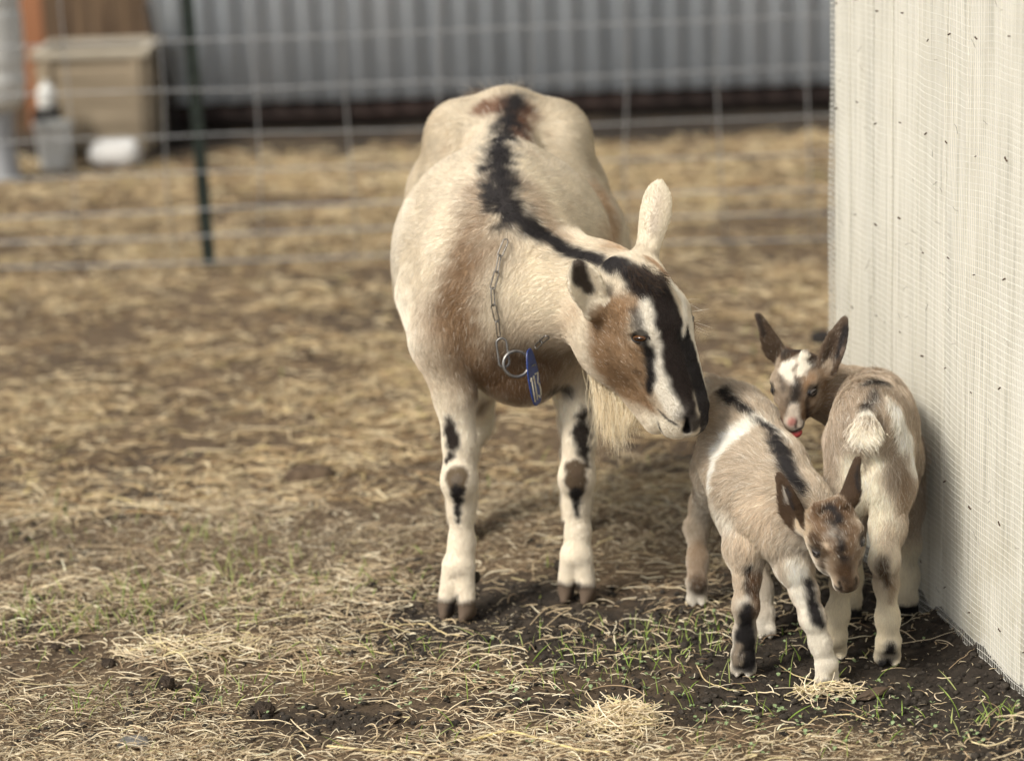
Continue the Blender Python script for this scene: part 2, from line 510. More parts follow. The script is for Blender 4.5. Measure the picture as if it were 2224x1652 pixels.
chaff = ramp(nt, noise(60, 8, .75), [(.30, (.042, .030, .021)), (.48, (.115, .083, .054)), (.62, (.185, .138, .092)), (.8, (.27, .21, .145))])
big = ramp(nt, noise(1.6, 4), [(.3, (.80, .78, .76)), (.7, (1.12, 1.08, 1.0))])
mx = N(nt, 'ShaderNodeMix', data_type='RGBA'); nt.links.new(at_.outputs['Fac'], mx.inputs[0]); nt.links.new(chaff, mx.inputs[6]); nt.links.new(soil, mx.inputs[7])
mm = N(nt, 'ShaderNodeMix', data_type='RGBA', blend_type='MULTIPLY'); mm.inputs[0].default_value = 1; nt.links.new(mx.outputs[2], mm.inputs[6]); nt.links.new(big, mm.inputs[7])
nt.links.new(mm.outputs[2], bs.inputs['Base Color'])
bs.inputs['Roughness'].default_value = .9; bs.inputs['Specular IOR Level'].default_value = .2
bp = N(nt, 'ShaderNodeBump'); bp.inputs['Strength'].default_value = .8; bp.inputs['Distance'].default_value = .006
nt.links.new(noise(140, 6, .7), bp.inputs['Height']); nt.links.new(bp.outputs[0], bs.inputs['Normal'])
MAT['soil'] = m
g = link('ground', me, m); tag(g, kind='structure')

def in_view(n, y0, y1, seed, margin=.28, power=1.0):
    r_ = np.random.default_rng(seed)
    y = y0 + (y1 - y0) * r_.random(n) ** power
    half = 1111.5 / FPX * (y * cp + CAMH * sp) * (1 + margin) + .05
    return (r_.random(n) * 2 - 1) * half, y, r_
def in_wall(x, y): return (wall_dist(x, y) < .004) & (y < WA[1] + .02)

STRAW = np.array([[.64, .535, .36], [.50, .395, .25], [.76, .68, .50], [.36, .265, .165], [.58, .49, .35], [.23, .16, .10], [.64, .55, .31]])
def straw(name, n, y0, y1, Lr, rr, seed, bend=.35, arch=.10, keep=0.25, k=6, bright=1.0, power=1.0, label=None, tint=(1, 1, 1)):
    x, y, r_ = in_view(int(n), y0, y1, seed, power=power)
    b = bare(x, y)
    p = np.clip(1.02 - b, keep, 1)
    clump = sstep(-.25, .45, fbm(p3(x, y), 3.2, 3, seed + 5)) * .85 + .15
    ok = (r_.random(len(x)) < p * clump) & ~in_wall(x, y)
    x, y = x[ok], y[ok]; n = len(x)
    L = r_.uniform(Lr[0], Lr[1], n) * (.5 + .5 * r_.random(n)) * np.where(r_.random(n) < .07, 2.2, 1)
    az = r_.uniform(0, 2 * np.pi, n) ; az = np.where(r_.random(n) < .2, r_.normal(.1, .6, n), az)
    cv = r_.normal(0, bend, n) * np.where(r_.random(n) < .82, .3, 1.3); t = np.linspace(0, 1, k)[None]
    ang = az[:, None] + cv[:, None] * 2.2 * (t - .5) + (r_.normal(0, bend * 2.5, n) * (r_.random(n) < .3))[:, None] * (t > .55)
    st = (L / (k - 1))[:, None]
    px = x[:, None] + np.cumsum(np.cos(ang) * st, 1); py = y[:, None] + np.cumsum(np.sin(ang) * st, 1)
    z = gh(px.ravel(), py.ravel()).reshape(px.shape)
    z = .55 * z + .45 * z.max(1, keepdims=True)
    lift = r_.exponential(.0045, n) + .0012
    tilt = r_.normal(0, .08, n) * L
    z = z + lift[:, None] + np.abs(r_.normal(0, arch, n) * L)[:, None] * np.sin(np.pi * t) * .5 + np.maximum(tilt[:, None] * (t - .5), -lift[:, None])
    P = np.stack([px, py, z], -1)
    bad = in_wall(px, py).any(1)
    P = P[~bad]; n = len(P)
    rad = r_.uniform(rr[0], rr[1], n)[:, None] * np.interp(np.linspace(0, 1, k), [0, .1, .8, 1], [.8, 1, .9, .5])[None]
    c = STRAW[r_.choice(len(STRAW), n, p=[.22, .22, .14, .16, .14, .09, .03])] * r_.normal(1, .12, (n, 1)) * bright * np.asarray(tint)
    o = strands(name, P, rad, np.clip(c, .02, .9), MAT['strand'], attr='tint')
    tag(o, label, 'straw', kind='stuff'); return o

straw('straw_litter', 56000, 3.40, 5.4, (.012, .075), (.00035, .0012), 101, bend=.55, arch=.16, keep=.16, label='dry straw littering the trampled soil around the goats', power=1.1)
straw('chaff_litter', 150000, 3.40, 5.6, (.004, .020), (.00025, .0008), 102, bend=.15, keep=.22, k=3, label='short chopped straw and chaff pressed into the soil near the goats', bright=.75, power=1.1)
straw('distant_straw', 54000, 5.3, 9.2, (.02, .11), (.0008, .0024), 103, keep=.18, k=4, bright=.84, tint=(1.01, .95, .84), label='blurred straw spread over the yard towards the wire fence')
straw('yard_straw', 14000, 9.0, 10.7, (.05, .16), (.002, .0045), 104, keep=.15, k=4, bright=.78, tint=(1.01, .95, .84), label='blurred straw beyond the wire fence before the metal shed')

def blades(name, centers, n, label, Lr=(.02, .075), seed=201, rad=.0009, cols=((.18, .27, .045), (.26, .34, .08), (.34, .38, .14))):
    r_ = np.random.default_rng(seed)
    w = np.array([c[4] for c in centers], float); i = r_.choice(len(centers), n, p=w / w.sum())
    C = np.array([[*ground(c[0], c[1])[:2], c[2], c[3]] for c in centers])
    x = C[i, 0] + r_.normal(0, 1, n) * C[i, 2]; y = C[i, 1] + r_.normal(0, 1, n) * C[i, 3]
    ok = ~in_wall(x, y); x, y = x[ok], y[ok]; n = len(x)
    # blades stand in little tufts
    q = np.round(x / .02) * .02, np.round(y / .025) * .025
    x = .45 * x + .55 * q[0]; y = .45 * y + .55 * q[1]
    L = r_.uniform(*Lr, n) * (.4 + .6 * r_.random(n)); az = r_.uniform(0, 6.283, n); lean = np.abs(r_.normal(.25, .25, n))
    k = 6; t = np.linspace(0, 1, k)[None]
    hor = L[:, None] * (np.sin(lean)[:, None] * t + .35 * t * t * r_.random((n, 1)))
    z = gh(x, y)[:, None] + L[:, None] * (np.cos(lean)[:, None] * t - .18 * t * t) - .002
    P = np.stack([x[:, None] + np.cos(az)[:, None] * hor, y[:, None] + np.sin(az)[:, None] * hor, z], -1)
    rd = rad * r_.uniform(.7, 1.4, n)[:, None] * np.interp(np.linspace(0, 1, k), [0, .4, 1], [.8, 1, .12])[None]
    c = np.array(cols)[r_.integers(0, len(cols), n)] * r_.normal(1, .15, (n, 1))
    o = strands(name, P, rd, np.clip(c, .01, .9), MAT['blade'], attr='tint'); tag(o, label, 'grass', kind='stuff'); return o
blades('grass', [(1440, 1380, .13, .06, 5), (1540, 1360, .10, .07, 3), (1380, 1440, .2, .05, 4), (880, 1420, .22, .04, 3), (600, 1430, .25, .05, 2), (420, 1500, .18, .04, 3), (300, 1540, .14, .04, 3),
                 (1560, 1420, .12, .05, 3), (1100, 1470, .25, .04, 2), (1700, 1540, .2, .04, 3), (1480, 1500, .25, .04, 2.5), (2150, 1575, .035, .015, 1.6), (1940, 1560, .08, .03, 1.2), (60, 1400, .1, .06, 2),
                 (900, 1600, .4, .03, 2), (1850, 1610, .2, .03, 2)], 460, 'thin green grass sprouting between the straw by the kids')
blades('far_grass', [(470, 1190, .10, .12, 4), (250, 1330, .2, .08, 4), (520, 1270, .2, .1, 4), (60, 1160, .12, .12, 2), (330, 1310, .2, .1, 3), (1100, 890, .4, .4, 1.6), (1600, 760, .5, .4, 2), (700, 1250, .3, .1, 2), (100, 1350, .15, .06, 3)], 550, 'soft patches of young grass in the yard behind', seed=202, rad=.0011, cols=((.20, .29, .06), (.30, .34, .12), (.26, .30, .08)))

# seedlings: pairs of small round leaves
r_ = np.random.default_rng(5)
VV, FF, CC = [], [], []
for k_ in range(260):
    c = [(1500, 1390, .14, .08), (1350, 1480, .25, .05), (1750, 1560, .25, .05), (1600, 1540, .2, .05), (820, 1500, .4, .05), (1900, 1600, .2, .03)][r_.integers(0, 6)]
    q = ground(c[0], c[1]); x = q[0] + r_.normal() * c[2]; y = q[1] + r_.normal() * c[3]
    if in_wall(x, y): continue
    z = float(gh(np.array([x]), np.array([y]))[0]) + r_.uniform(.004, .013)
    az = r_.uniform(0, 6.28); s = r_.uniform(.002, .0045)
    for d in (0, np.pi):
        e = np.array([np.cos(az + d), np.sin(az + d), r_.uniform(.1, .8)]); e /= np.linalg.norm(e); l = np.array([-np.sin(az + d), np.cos(az + d), 0])
        b0 = len(VV)
        for u, w_ in ((0, 0), (.7, .75), (1.5, .85), (2.1, 0), (1.5, -.85), (.7, -.75)):
            VV.append(np.array([x, y, z]) + e * s * u + l * s * w_ + np.array([0, 0, .25 * s * abs(w_)]))
        FF += [(b0, b0 + 1, b0 + 5, b0), (b0 + 1, b0 + 2, b0 + 4, b0 + 5), (b0 + 2, b0 + 3, b0 + 4, b0 + 2)]
me = bpy.data.meshes.new('seedlings'); me.from_pydata([tuple(v) for v in VV], [], [tuple(dict.fromkeys(f)) for f in FF]); me.update()
MAT['seedling'] = mat_noise('seedling', [(.3, (.12, .19, .07)), (.7, (.28, .34, .18))], 300, .5)
tag(link('seedling_leaves', me, MAT['seedling']), 'tiny round seedling leaves scattered on the bare soil', 'seedlings', kind='stuff')

# crumbs of soil
def lump(seed, sub=1, rough=.28):
    bm = bmesh.new(); bmesh.ops.create_icosphere(bm, subdivisions=sub, radius=1)
    co = np.array([v.co[:] for v in bm.verts]); co *= 1 + rough * fbm(co + seed * 7.3, 1.3, 3, seed)[:, None] + rough * .5 * vnoise(co + seed, 4.0, seed)[:, None]
    f = np.array([[v.index for v in p.verts] for p in bm.faces]); bm.free(); return co, f
LUMPS = [lump(i, 2 if i < 3 else 1) for i in range(6)]
x, y, r_ = in_view(30000, 3.50, 5.3, 301, power=1.2)
b = bare(x, y); ok = (r_.random(len(x)) < b * .9 + .05) & ~in_wall(x, y); x, y = x[ok], y[ok]
s = .0016 + .0065 * r_.random(len(x)) ** 4
z = gh(x, y) + s * .25
VL, FL, off = [], [], 0
for i in range(len(x)):
    co, f = LUMPS[3 + i % 3] if s[i] < .006 else LUMPS[i % 3]
    a = r_.uniform(0, 6.28); ca, sa = math.cos(a), math.sin(a); sc = s[i] * r_.uniform(.7, 1.3, 3)
    q = co * sc; VL.append(np.stack([q[:, 0] * ca - q[:, 1] * sa + x[i], q[:, 0] * sa + q[:, 1] * ca + y[i], q[:, 2] * .8 + z[i]], 1)); FL.append(f + off); off += len(co)
me = mesh_np('soil_crumbs', np.concatenate(VL), np.concatenate(FL))
MAT['crumb'] = mat_noise('crumb', [(.3, (.020, .017, .014)), (.55, (.050, .042, .034)), (.75, (.10, .083, .067))], 55, .9, bump=.5, bscale=400, spec=.2)
tag(link('soil_crumbs', me, MAT['crumb']), 'loose dark crumbs of soil on the bare ground', 'soil', kind='stuff')

# ------------------------------------------------------------------ box helper
def box_mesh(name, x0, x1, y0, y1, z0, z1, bev=.003, seg=1):
    bm = bmesh.new(); bmesh.ops.create_cube(bm, size=1)
    for v in bm.verts:
        v.co = Vector(((x0 + x1) / 2 + v.co.x * (x1 - x0), (y0 + y1) / 2 + v.co.y * (y1 - y0), (z0 + z1) / 2 + v.co.z * (z1 - z0)))
    if bev: bmesh.ops.bevel(bm, geom=bm.edges[:], offset=bev, segments=seg, affect='EDGES')
    me = bpy.data.meshes.new(name); bm.to_mesh(me); bm.free(); return me
def tube(pts, r, n=8, close=False):
    pts = np.asarray(pts, float); m = len(pts)
    T = np.roll(pts, -1, 0) - np.roll(pts, 1, 0)
    if not close: T[0] = pts[1] - pts[0]; T[-1] = pts[-1] - pts[-2]
    T /= np.linalg.norm(T, axis=1, keepdims=True) + 1e-12
    ref = np.array([0, 0, 1.0]) if abs(T[:, 2]).max() < .9 else np.array([.31, .95, .03])
    A = np.cross(T, ref); A /= np.linalg.norm(A, axis=1, keepdims=True) + 1e-12; B = np.cross(T, A)
    th = np.arange(n) / n * 2 * np.pi
    rr = np.broadcast_to(np.asarray(r, float), (m,))
    V = pts[:, None] + rr[:, None, None] * (np.cos(th)[None, :, None] * A[:, None] + np.sin(th)[None, :, None] * B[:, None])
    F = []
    for i in range(m if close else m - 1):
        j = (i + 1) % m
        for k in range(n): F.append((i * n + k, i * n + (k + 1) % n, j * n + (k + 1) % n, j * n + k))
    V = V.reshape(-1, 3)
    if not close:
        V = np.concatenate([V, pts[[0]], pts[[-1]]]); c0, c1 = len(V) - 2, len(V) - 1
        for k in range(n):
            F.append((c0, (k + 1) % n, k, c0)); F.append((c1, (m - 1) * n + k, (m - 1) * n + (k + 1) % n, c1))
    return V, F
def mesh_faces(name, V, F, smooth=True):
    me = bpy.data.meshes.new(name); me.from_pydata([tuple(v) for v in V], [], [tuple(dict.fromkeys(f)) for f in F]); me.update()
    me.polygons.foreach_set('use_smooth', np.full(len(me.polygons), smooth, bool)); return me

# ------------------------------------------------------------------ the netted wall on the right
m, nt, bs = new_mat('white_paint')
tc = N(nt, 'ShaderNodeTexCoord'); oi = N(nt, 'ShaderNodeObjectInfo')
def mapped(sc):
    mp = N(nt, 'ShaderNodeMapping'); mp.inputs['Scale'].default_value = sc; nt.links.new(tc.outputs['Object'], mp.inputs[0])
    ad = N(nt, 'ShaderNodeVectorMath', operation='ADD'); nt.links.new(mp.outputs[0], ad.inputs[0]); nt.links.new(oi.outputs['Random'], ad.inputs[1]); return ad.outputs[0]
n1 = N(nt, 'ShaderNodeTexNoise'); n1.inputs['Scale'].default_value = 9; n1.inputs['Detail'].default_value = 8; nt.links.new(mapped((8, 8, .35)), n1.inputs['Vector'])
n2 = N(nt, 'ShaderNodeTexNoise'); n2.inputs['Scale'].default_value = 5; n2.inputs['Detail'].default_value = 6; n2.inputs['Roughness'].default_value = .7; nt.links.new(mapped((1, 1, 1)), n2.inputs['Vector'])
base = ramp(nt, n1.outputs[0], [(.28, (.48, .46, .39)), (.40, (.68, .65, .55)), (.55, (.79, .76, .66)), (.75, (.83, .80, .72))])
grime = ramp(nt, n2.outputs[0], [(.52, (1, 1, 1)), (.62, (.80, .77, .68)), (.74, (.42, .37, .29))])
sx = N(nt, 'ShaderNodeSeparateXYZ'); nt.links.new(tc.outputs['Object'], sx.inputs[0])
mr = N(nt, 'ShaderNodeMapRange'); mr.inputs['From Min'].default_value = .02; mr.inputs['From Max'].default_value = .40; mr.inputs['To Min'].default_value = 1.0; mr.inputs['To Max'].default_value = .16
nt.links.new(sx.outputs['Z'], mr.inputs[0])
mx = N(nt, 'ShaderNodeMix', data_type='RGBA', blend_type='MULTIPLY'); nt.links.new(mr.outputs[0], mx.inputs[0]); nt.links.new(base, mx.inputs[6]); nt.links.new(grime, mx.inputs[7])
nt.links.new(mx.outputs[2], bs.inputs['Base Color']); bs.inputs['Roughness'].default_value = .65
bp = N(nt, 'ShaderNodeBump'); bp.inputs['Strength'].default_value = .35; bp.inputs['Distance'].default_value = .004
nt.links.new(n1.outputs[0], bp.inputs['Height']); nt.links.new(bp.outputs[0], bs.inputs['Normal'])
MAT['white_paint'] = m
MAT['roof'] = mat_noise('roof', [(.3, (.16, .16, .16)), (.7, (.25, .25, .25))], 6, .6)
MAT['rust'] = mat_noise('rust', [(.3, (.035, .022, .016)), (.7, (.10, .055, .03))], 200, .7, metallic=.3)
MAT['net'] = mat_attr('net', 'tint', .45, .4)
wall = empty('netted_wall', tuple(WA)); wall.rotation_euler = (0, 0, math.atan2(WD[1], WD[0]))
tag(wall, 'white painted board wall covered with fine white netting, at the right edge', 'wall')
# local frame: x along the wall towards the camera, -y ... the open side is +y or -y depending on the turn
LY = np.array([-WD[1], WD[0], 0]); SIDE = 1.0 if LY @ WN > 0 else -1.0
rw = np.random.default_rng(8)
s0 = 0.0
while s0 < 3.0:
    wd = float(rw.choice([.105, .135, .095, .15]))
    o_ = float(rw.uniform(-.006, .002))
    y1 = SIDE * (-.002 + o_); y0 = y1 - SIDE * .022
    me = box_mesh('board', s0 + .004, s0 + wd - .004, min(y0, y1), max(y0, y1), float(rw.uniform(.0, .028)), 2.3, .0025)
    bo = link('board', me, MAT['white_paint'], wall)
    s0 += wd
me = box_mesh('end_panel', -.004, .018, min(-SIDE * .03, -SIDE * 1.6), max(-SIDE * .03, -SIDE * 1.6), .012, 2.3, .003); link('end_panel', me, MAT['white_paint'], wall)
me = box_mesh('roof_panel', -.15, 3.2, min(SIDE * .15, -SIDE * 1.8), max(SIDE * .15, -SIDE * 1.8), 2.302, 2.34, .004); link('roof_panel', me, MAT['roof'], wall)
# the netting, stapled on, standing a little off the boards in folds
def net_off(s, z):
    P = np.stack([s * 1.0, z * .22, np.zeros_like(s)], -1)
    fold = .5 + .5 * fbm(P, 9.0, 2, 401)
    fold2 = .5 + .5 * vnoise(np.stack([s, z * .5, np.zeros_like(s)], -1), 4.0, 402)
    return .0035 + .022 * fold * (.25 + .75 * fold2)
def net_dz(s, z):
    return .015 * fbm(np.stack([s, z * .5, np.zeros_like(s)], -1), 4.5, 3, 404) 
S1, Z1 = 1.95, 1.70
vs = np.arange(.002, S1, .0074); zz = np.linspace(.004, Z1, 90)
sg, zg = np.meshgrid(vs, zz, indexing='ij')
jit = .0011 * fbm(np.stack([sg * 30, zg * 2, sg * 0], -1).reshape(-1, 3), 1.0, 2, 407).reshape(sg.shape)
P1 = np.stack([sg + jit, SIDE * net_off(sg.ravel(), zg.ravel()).reshape(sg.shape), zg], -1)
hs = np.arange(.006, Z1, .0122); ss = np.linspace(-.004, S1, 260)
zg2, sg2 = np.meshgrid(hs, ss, indexing='ij')
P2 = np.stack([sg2, SIDE * (net_off(sg2.ravel(), zg2.ravel()).reshape(sg2.shape) + .0006), zg2 + net_dz(sg2.ravel(), zg2.ravel()).reshape(sg2.shape)], -1)
P2[:, 0, 1] -= SIDE * .016; P2[..., 2] = np.maximum(P2[..., 2], .003)
c1 = np.array([.50, .50, .46]) * rw.normal(1, .05, (len(P1), 1)); c2 = np.array([.70, .69, .64]) * rw.normal(1, .05, (len(P2), 1))  # upright threads tinted darker to stand for the shadows they throw
o = strands('upright_threads', P1, .00044, c1, MAT['net'], wall, attr='tint'); tag(o, kind='stuff')
o = strands('cross_threads', P2, .00042, c2, MAT['net'], wall, attr='tint'); tag(o, kind='stuff')
nd = 80; ds, dz = rw.uniform(.02, 1.3, nd), rw.uniform(.05, 1.5, nd); da = rw.normal(0, .5, nd); dl = rw.uniform(.006, .03, nd); tt = np.linspace(-.5, .5, 5)[None]
Pd_s = ds[:, None] + np.cos(da)[:, None] * dl[:, None] * tt; Pd_z = dz[:, None] + np.sin(da)[:, None] * dl[:, None] * tt + (rw.normal(0, .25, nd) * dl)[:, None] * (tt * tt)
P3 = np.stack([Pd_s, SIDE * (net_off(Pd_s.ravel(), Pd_z.ravel()).reshape(Pd_s.shape) + .0018), Pd_z], -1)
o = strands('caught_hairs', P3, .00035, np.array([.12, .10, .08]) * rw.uniform(.4, 2, (nd, 1)), MAT['net'], wall, attr='tint'); tag(o, kind='stuff')
V, F = tube([(-.006, 0, 0), (-.005, .0014, 0), (.005, .0014, 0), (.006, 0, 0)], .0016, 6)
STAPLE = mesh_faces('staple', V, F)
for z0 in (.10, .30, .52, .72, .93, 1.13, 1.33):
    for i in range(15):
        s = .045 + .128 * i + rw.normal(0, .006); z = z0 + rw.normal(0, .012) + (i % 2) * .012
        o = link('staple', STAPLE, MAT['rust'], wall)
        off_ = float(net_off(np.array([s]), np.array([z]))[0]) + .0014
        o.location = (s, SIDE * off_, z); o.rotation_euler = (0, rw.uniform(-.6, .6), 0 if SIDE > 0 else math.pi)
        k_ = rw.uniform(.55, 1.0); o.scale = (k_, k_, k_)

# ------------------------------------------------------------------ wire fence across the yard
MAT['wire'] = mat_noise('wire', [(.3, (.33, .335, .335)), (.7, (.42, .425, .425))], 30, .45, metallic=.5)
MAT['post_paint'] = mat_noise('post_paint', [(.3, (.007, .012, .009)), (.6, (.012, .020, .014)), (.8, (.03, .025, .02))], 25, .55)
FB_ = ground(455, 580); FY = FB_[1]
fence = empty('wire_fence', (FB_[0], FY, 0)); tag(fence, 'galvanised woven wire fence with a green steel post across the yard', 'fence')
def fpart(name, V, F, mat, smooth=True):
    V = np.asarray(V) - np.array([FB_[0], FY, 0]); return link(name, mesh_faces(name, V, F, smooth), mat, fence)
X0, X1 = -3.6, 3.6
for i, z in enumerate((.025, .115, .20, .325, .45, .61, .775, .95, 1.13)):
    xs = np.linspace(X0, X1, 25); pts = np.stack([xs, np.full(25, FY - .012), z + .005 * np.sin(xs * 1.7 + i) + .002 * rw.normal(0, 1, 25)], 1)
    V, F = tube(pts, .0034 if i in (0, 1, 2) else .0027, 6); fpart('strand_wire', V, F, MAT['wire'])
for k_ in range(-7, 12):
    xg = ground(455, 580)[0] + (380 - 455) / 635. + k_ * .3095
    if xg < X0 or xg > X1: continue
    zs = np.array([.02, .3, .6, .9, 1.135]); pts = np.stack([xg + .01 * rw.normal(0, 1, 5), np.full(5, FY - .0165), zs], 1)
    V, F = tube(pts, .0026, 6); fpart('stay_wire', V, F, MAT['wire'])
for xq in (FB_[0], FB_[0] + 2.45, FB_[0] - 2.45):
    prof = [(-.021, -.006), (.021, -.006), (.021, 0), (.0035, 0), (.0035, .030), (-.0035, .030), (-.0035, 0), (-.021, 0)]
    V, F = [], []
    for z in (-.02, .8, 1.55):
        for a, b2 in prof: V.append((xq + a - .018 * z, FY + b2, z))
    n_ = len(prof)
    for j in range(2):
        for k_ in range(n_): F.append((j * n_ + k_, j * n_ + (k_ + 1) % n_, (j + 1) * n_ + (k_ + 1) % n_, (j + 1) * n_ + k_))
    F.append(tuple(range(2 * n_, 3 * n_)))
    po = fpart('post', V, F, MAT['post_paint'], False)
    for z in np.arange(.08, 1.5, .054):
        me = box_mesh('stud', xq - FB_[0] - .018 * z - .009, xq - FB_[0] - .018 * z + .009, -.0105, -.0062, z, z + .014, .001)
        st = link('stud', me, MAT['post_paint'], po)

# ------------------------------------------------------------------ corrugated shed far behind
MAT['galv'] = mat_noise('galv', [(.3, (.60, .66, .71)), (.5, (.70, .76, .81)), (.75, (.76, .81, .85))], 3, .5, metallic=.0, stretch=(1, 1, .3))
MAT['sill'] = mat_noise('sill', [(.3, (.018, .012, .010)), (.7, (.042, .025, .020))], 8, .8, stretch=(.2, 1, 1))
MAT['void'] = mat_noise('void', [(.3, (.012, .010, .009)), (.7, (.022, .018, .015))], 5, .95)
SY = 11.3
L0 = at(338, 232, SY)
shed = empty('metal_shed', (L0[0], SY, 0)); tag(shed, 'grey corrugated metal shed raised on a dark timber sill behind the fence', 'shed')
zb = float(at(1000, 208, SY)[2])
xw, sheet = 0.0, 0
while xw < 6.4:
    wd = .84; xs = np.linspace(xw, xw + wd, 113); dy = rw.uniform(-.003, .003) - (.004 if sheet % 2 else 0)
    prof = -.015 * np.tanh(1.4 * np.cos(xs / .122 * 2 * np.pi)) / .92
    zb2 = zb + rw.uniform(-.006, .006)
    V = np.concatenate([np.stack([xs, prof + dy, np.full(113, zb2)], 1), np.stack([xs, prof + dy, np.full(113, 2.6)], 1), np.stack([xs, prof + dy + .0015, np.full(113, zb2)], 1), np.stack([xs, prof + dy + .0015, np.full(113, 2.6)], 1)])
    F = [(i, i + 1, 113 + i + 1, 113 + i) for i in range(112)] + [(226 + i + 1, 226 + i, 339 + i, 339 + i + 1) for i in range(112)] + [(i + 1, i, 226 + i, 226 + i + 1) for i in range(112)]
    link('metal_sheet', mesh_faces('metal_sheet', V, F, True), MAT['galv'], shed)
    xw += wd - .061; sheet += 1
me = box_mesh('sill_board', -.02, 6.45, .03, .08, .045, zb + .05, .004); link('sill_board', me, MAT['sill'], shed)
me = box_mesh('shed_body', 0, 6.4, .12, 3.0, .1, 2.58, .004); link('shed_body', me, MAT['void'], shed)
me = box_mesh('gap_shade', .02, 6.4, .10, .12, -.02, .1, .002); link('gap_shade', me, MAT['void'], shed)  # dark board painted as the shade in the gap under the shed
me = box_mesh('roof_panel', -.2, 6.7, -.3, 3.2, 2.602, 2.64, .004); link('roof_panel', me, MAT['roof'], shed)

# timber lean-to beside it, with an orange post
MAT['timber'] = mat_noise('timber', [(.3, (.075, .045, .025)), (.6, (.14, .09, .05)), (.8, (.20, .13, .075))], 6, .8, stretch=(4, 4, .4), bump=.3)
MAT['orange'] = mat_noise('orange', [(.3, (.26, .105, .045)), (.7, (.34, .15, .07))], 8, .7, stretch=(3, 3, .5))
PL = at(60, 200, SY + .25)
lean = empty('timber_screen', (PL[0], SY + .25, 0)); tag(lean, 'brown plank screen beside the metal shed, with one orange plank', 'screen')
xw = -1.0
i = 0
while xw < L0[0] - PL[0] - .03:
    wd = rw.uniform(.09, .13); xm = PL[0] + xw
    is_or = abs(xw + wd / 2 - (at(88, 60, SY + .25)[0] - PL[0])) < .06
    me = box_mesh('plank', xw + .003, min(xw + wd - .003, L0[0] - PL[0] - .02), -.012 + rw.uniform(-.004, .004), .012, .0, 2.1 + rw.uniform(-.05, .05), .002)
    o = link('plank', me, MAT['orange'] if is_or else MAT['timber'], lean)
    if is_or: o['label'] = 'orange plank'
    xw += wd

def lathe(prof, n=28):
    th = np.arange(n) / n * 2 * np.pi; V = [], 
    V = np.array([[r * math.cos(t), r * math.sin(t), z] for r, z in prof for t in th]); F = []
    for i in range(len(prof) - 1):
        for k in range(n): F.append((i * n + k, i * n + (k + 1) % n, (i + 1) * n + (k + 1) % n, (i + 1) * n + k))
    return V, F
MAT['white_plastic'] = mat_noise('white_plastic', [(.3, (.62, .62, .58)), (.7, (.74, .74, .70))], 6, .45)
MAT['grey_plastic'] = mat_noise('grey_plastic', [(.3, (.30, .31, .32)), (.7, (.42, .43, .44))], 6, .5)
MAT['crate_wood'] = mat_noise('crate_wood', [(.3, (.25, .20, .135)), (.6, (.34, .275, .19)), (.8, (.42, .35, .25))], 5, .8, stretch=(.5, 3, 3), bump=.25)
MAT['sack'] = mat_noise('sack', [(.3, (.60, .59, .56)), (.7, (.74, .73, .70))], 10, .6, bump=.4)
MAT['rim_wood'] = mat_noise('rim_wood', [(.3, (.34, .30, .23)), (.7, (.48, .43, .34))], 6, .8)
# crate
CYp = 10.75
c0, c1 = at(82, 240, CYp), at(325, 240, CYp); cw = c1[0] - c0[0]
ch = float(at(200, 112, CYp)[2])
crate = empty('wooden_crate', (c0[0], CYp, 0)); tag(crate, 'pale wooden crate with a light rim beyond the fence, beside the metal shed', 'crate')
nb = 4
for i in range(nb):
    z0, z1 = .02 + i * (ch - .05) / nb, .02 + (i + 1) * (ch - .05) / nb - .008
    for nm, bx_ in (('front_board', (0, cw, 0, .018)), ('back_board', (0, cw, .48, .498)), ('side_board', (0.0, .018, .0205, .4775)), ('side_board', (cw - .018, cw, .0205, .4775))):
        link(nm, box_mesh(nm, *bx_, z0, z1, .003), MAT['crate_wood'], crate)
for bx_ in ((-.015, cw + .015, -.02, .035), (-.015, cw + .015, .465, .515), (-.015, .03, .0355, .4645), (cw - .03, cw + .015, .0355, .4645)):
    link('rim', box_mesh('rim', *bx_, ch - .028, ch + .004, .004), MAT['rim_wood'], crate)
for x_ in (.03, cw - .07): link('corner_post', box_mesh('corner_post', x_, x_ + .04, -.0165, -.001, 0, ch - .03, .003), MAT['crate_wood'], crate)
# bucket in front of it
bp_ = at(116, 300, 10.35); bk = empty('bucket', (bp_[0], 10.35, 0)); tag(bk, 'white plastic bucket standing before the wooden crate', 'bucket')
V, F = lathe([(0, .004), (.062, .004), (.066, .01), (.078, .19), (.085, .19), (.085, .205), (.076, .205), (.064, .02), (0, .02)]); link('pail', mesh_faces('pail', V, F, False), MAT['white_plastic'], bk)
V, F = tube([(.085 * math.cos(a), -.02 - .05 * math.sin(a) * .4, .195 - .07 * math.sin(a)) for a in np.linspace(0, math.pi, 16)], .003, 6); link('handle', mesh_faces('handle', V, F), MAT['grey_plastic'], bk)
# feed sack
sp_ = at(248, 290, 10.3); bm = bmesh.new(); bmesh.ops.create_icosphere(bm, subdivisions=4, radius=1)
co = np.array([v.co[:] for v in bm.verts]); co = np.sign(co) * np.abs(co) ** .75; co *= [.11, .07, .065]; co += .012 * np.stack([fbm(co, 14, 3, s) for s in (1, 2, 3)], 1)
f = [tuple(v.index for v in p.verts) for p in bm.faces]; bm.free(); co[:, 2] -= co[:, 2].min() + .002
sk_ = link('feed_sack', mesh_faces('feed_sack', co, f), MAT['sack']); sk_.location = (sp_[0], 10.3, 0); tag(sk_, 'white feed sack slumped on the ground before the crate', 'sack')
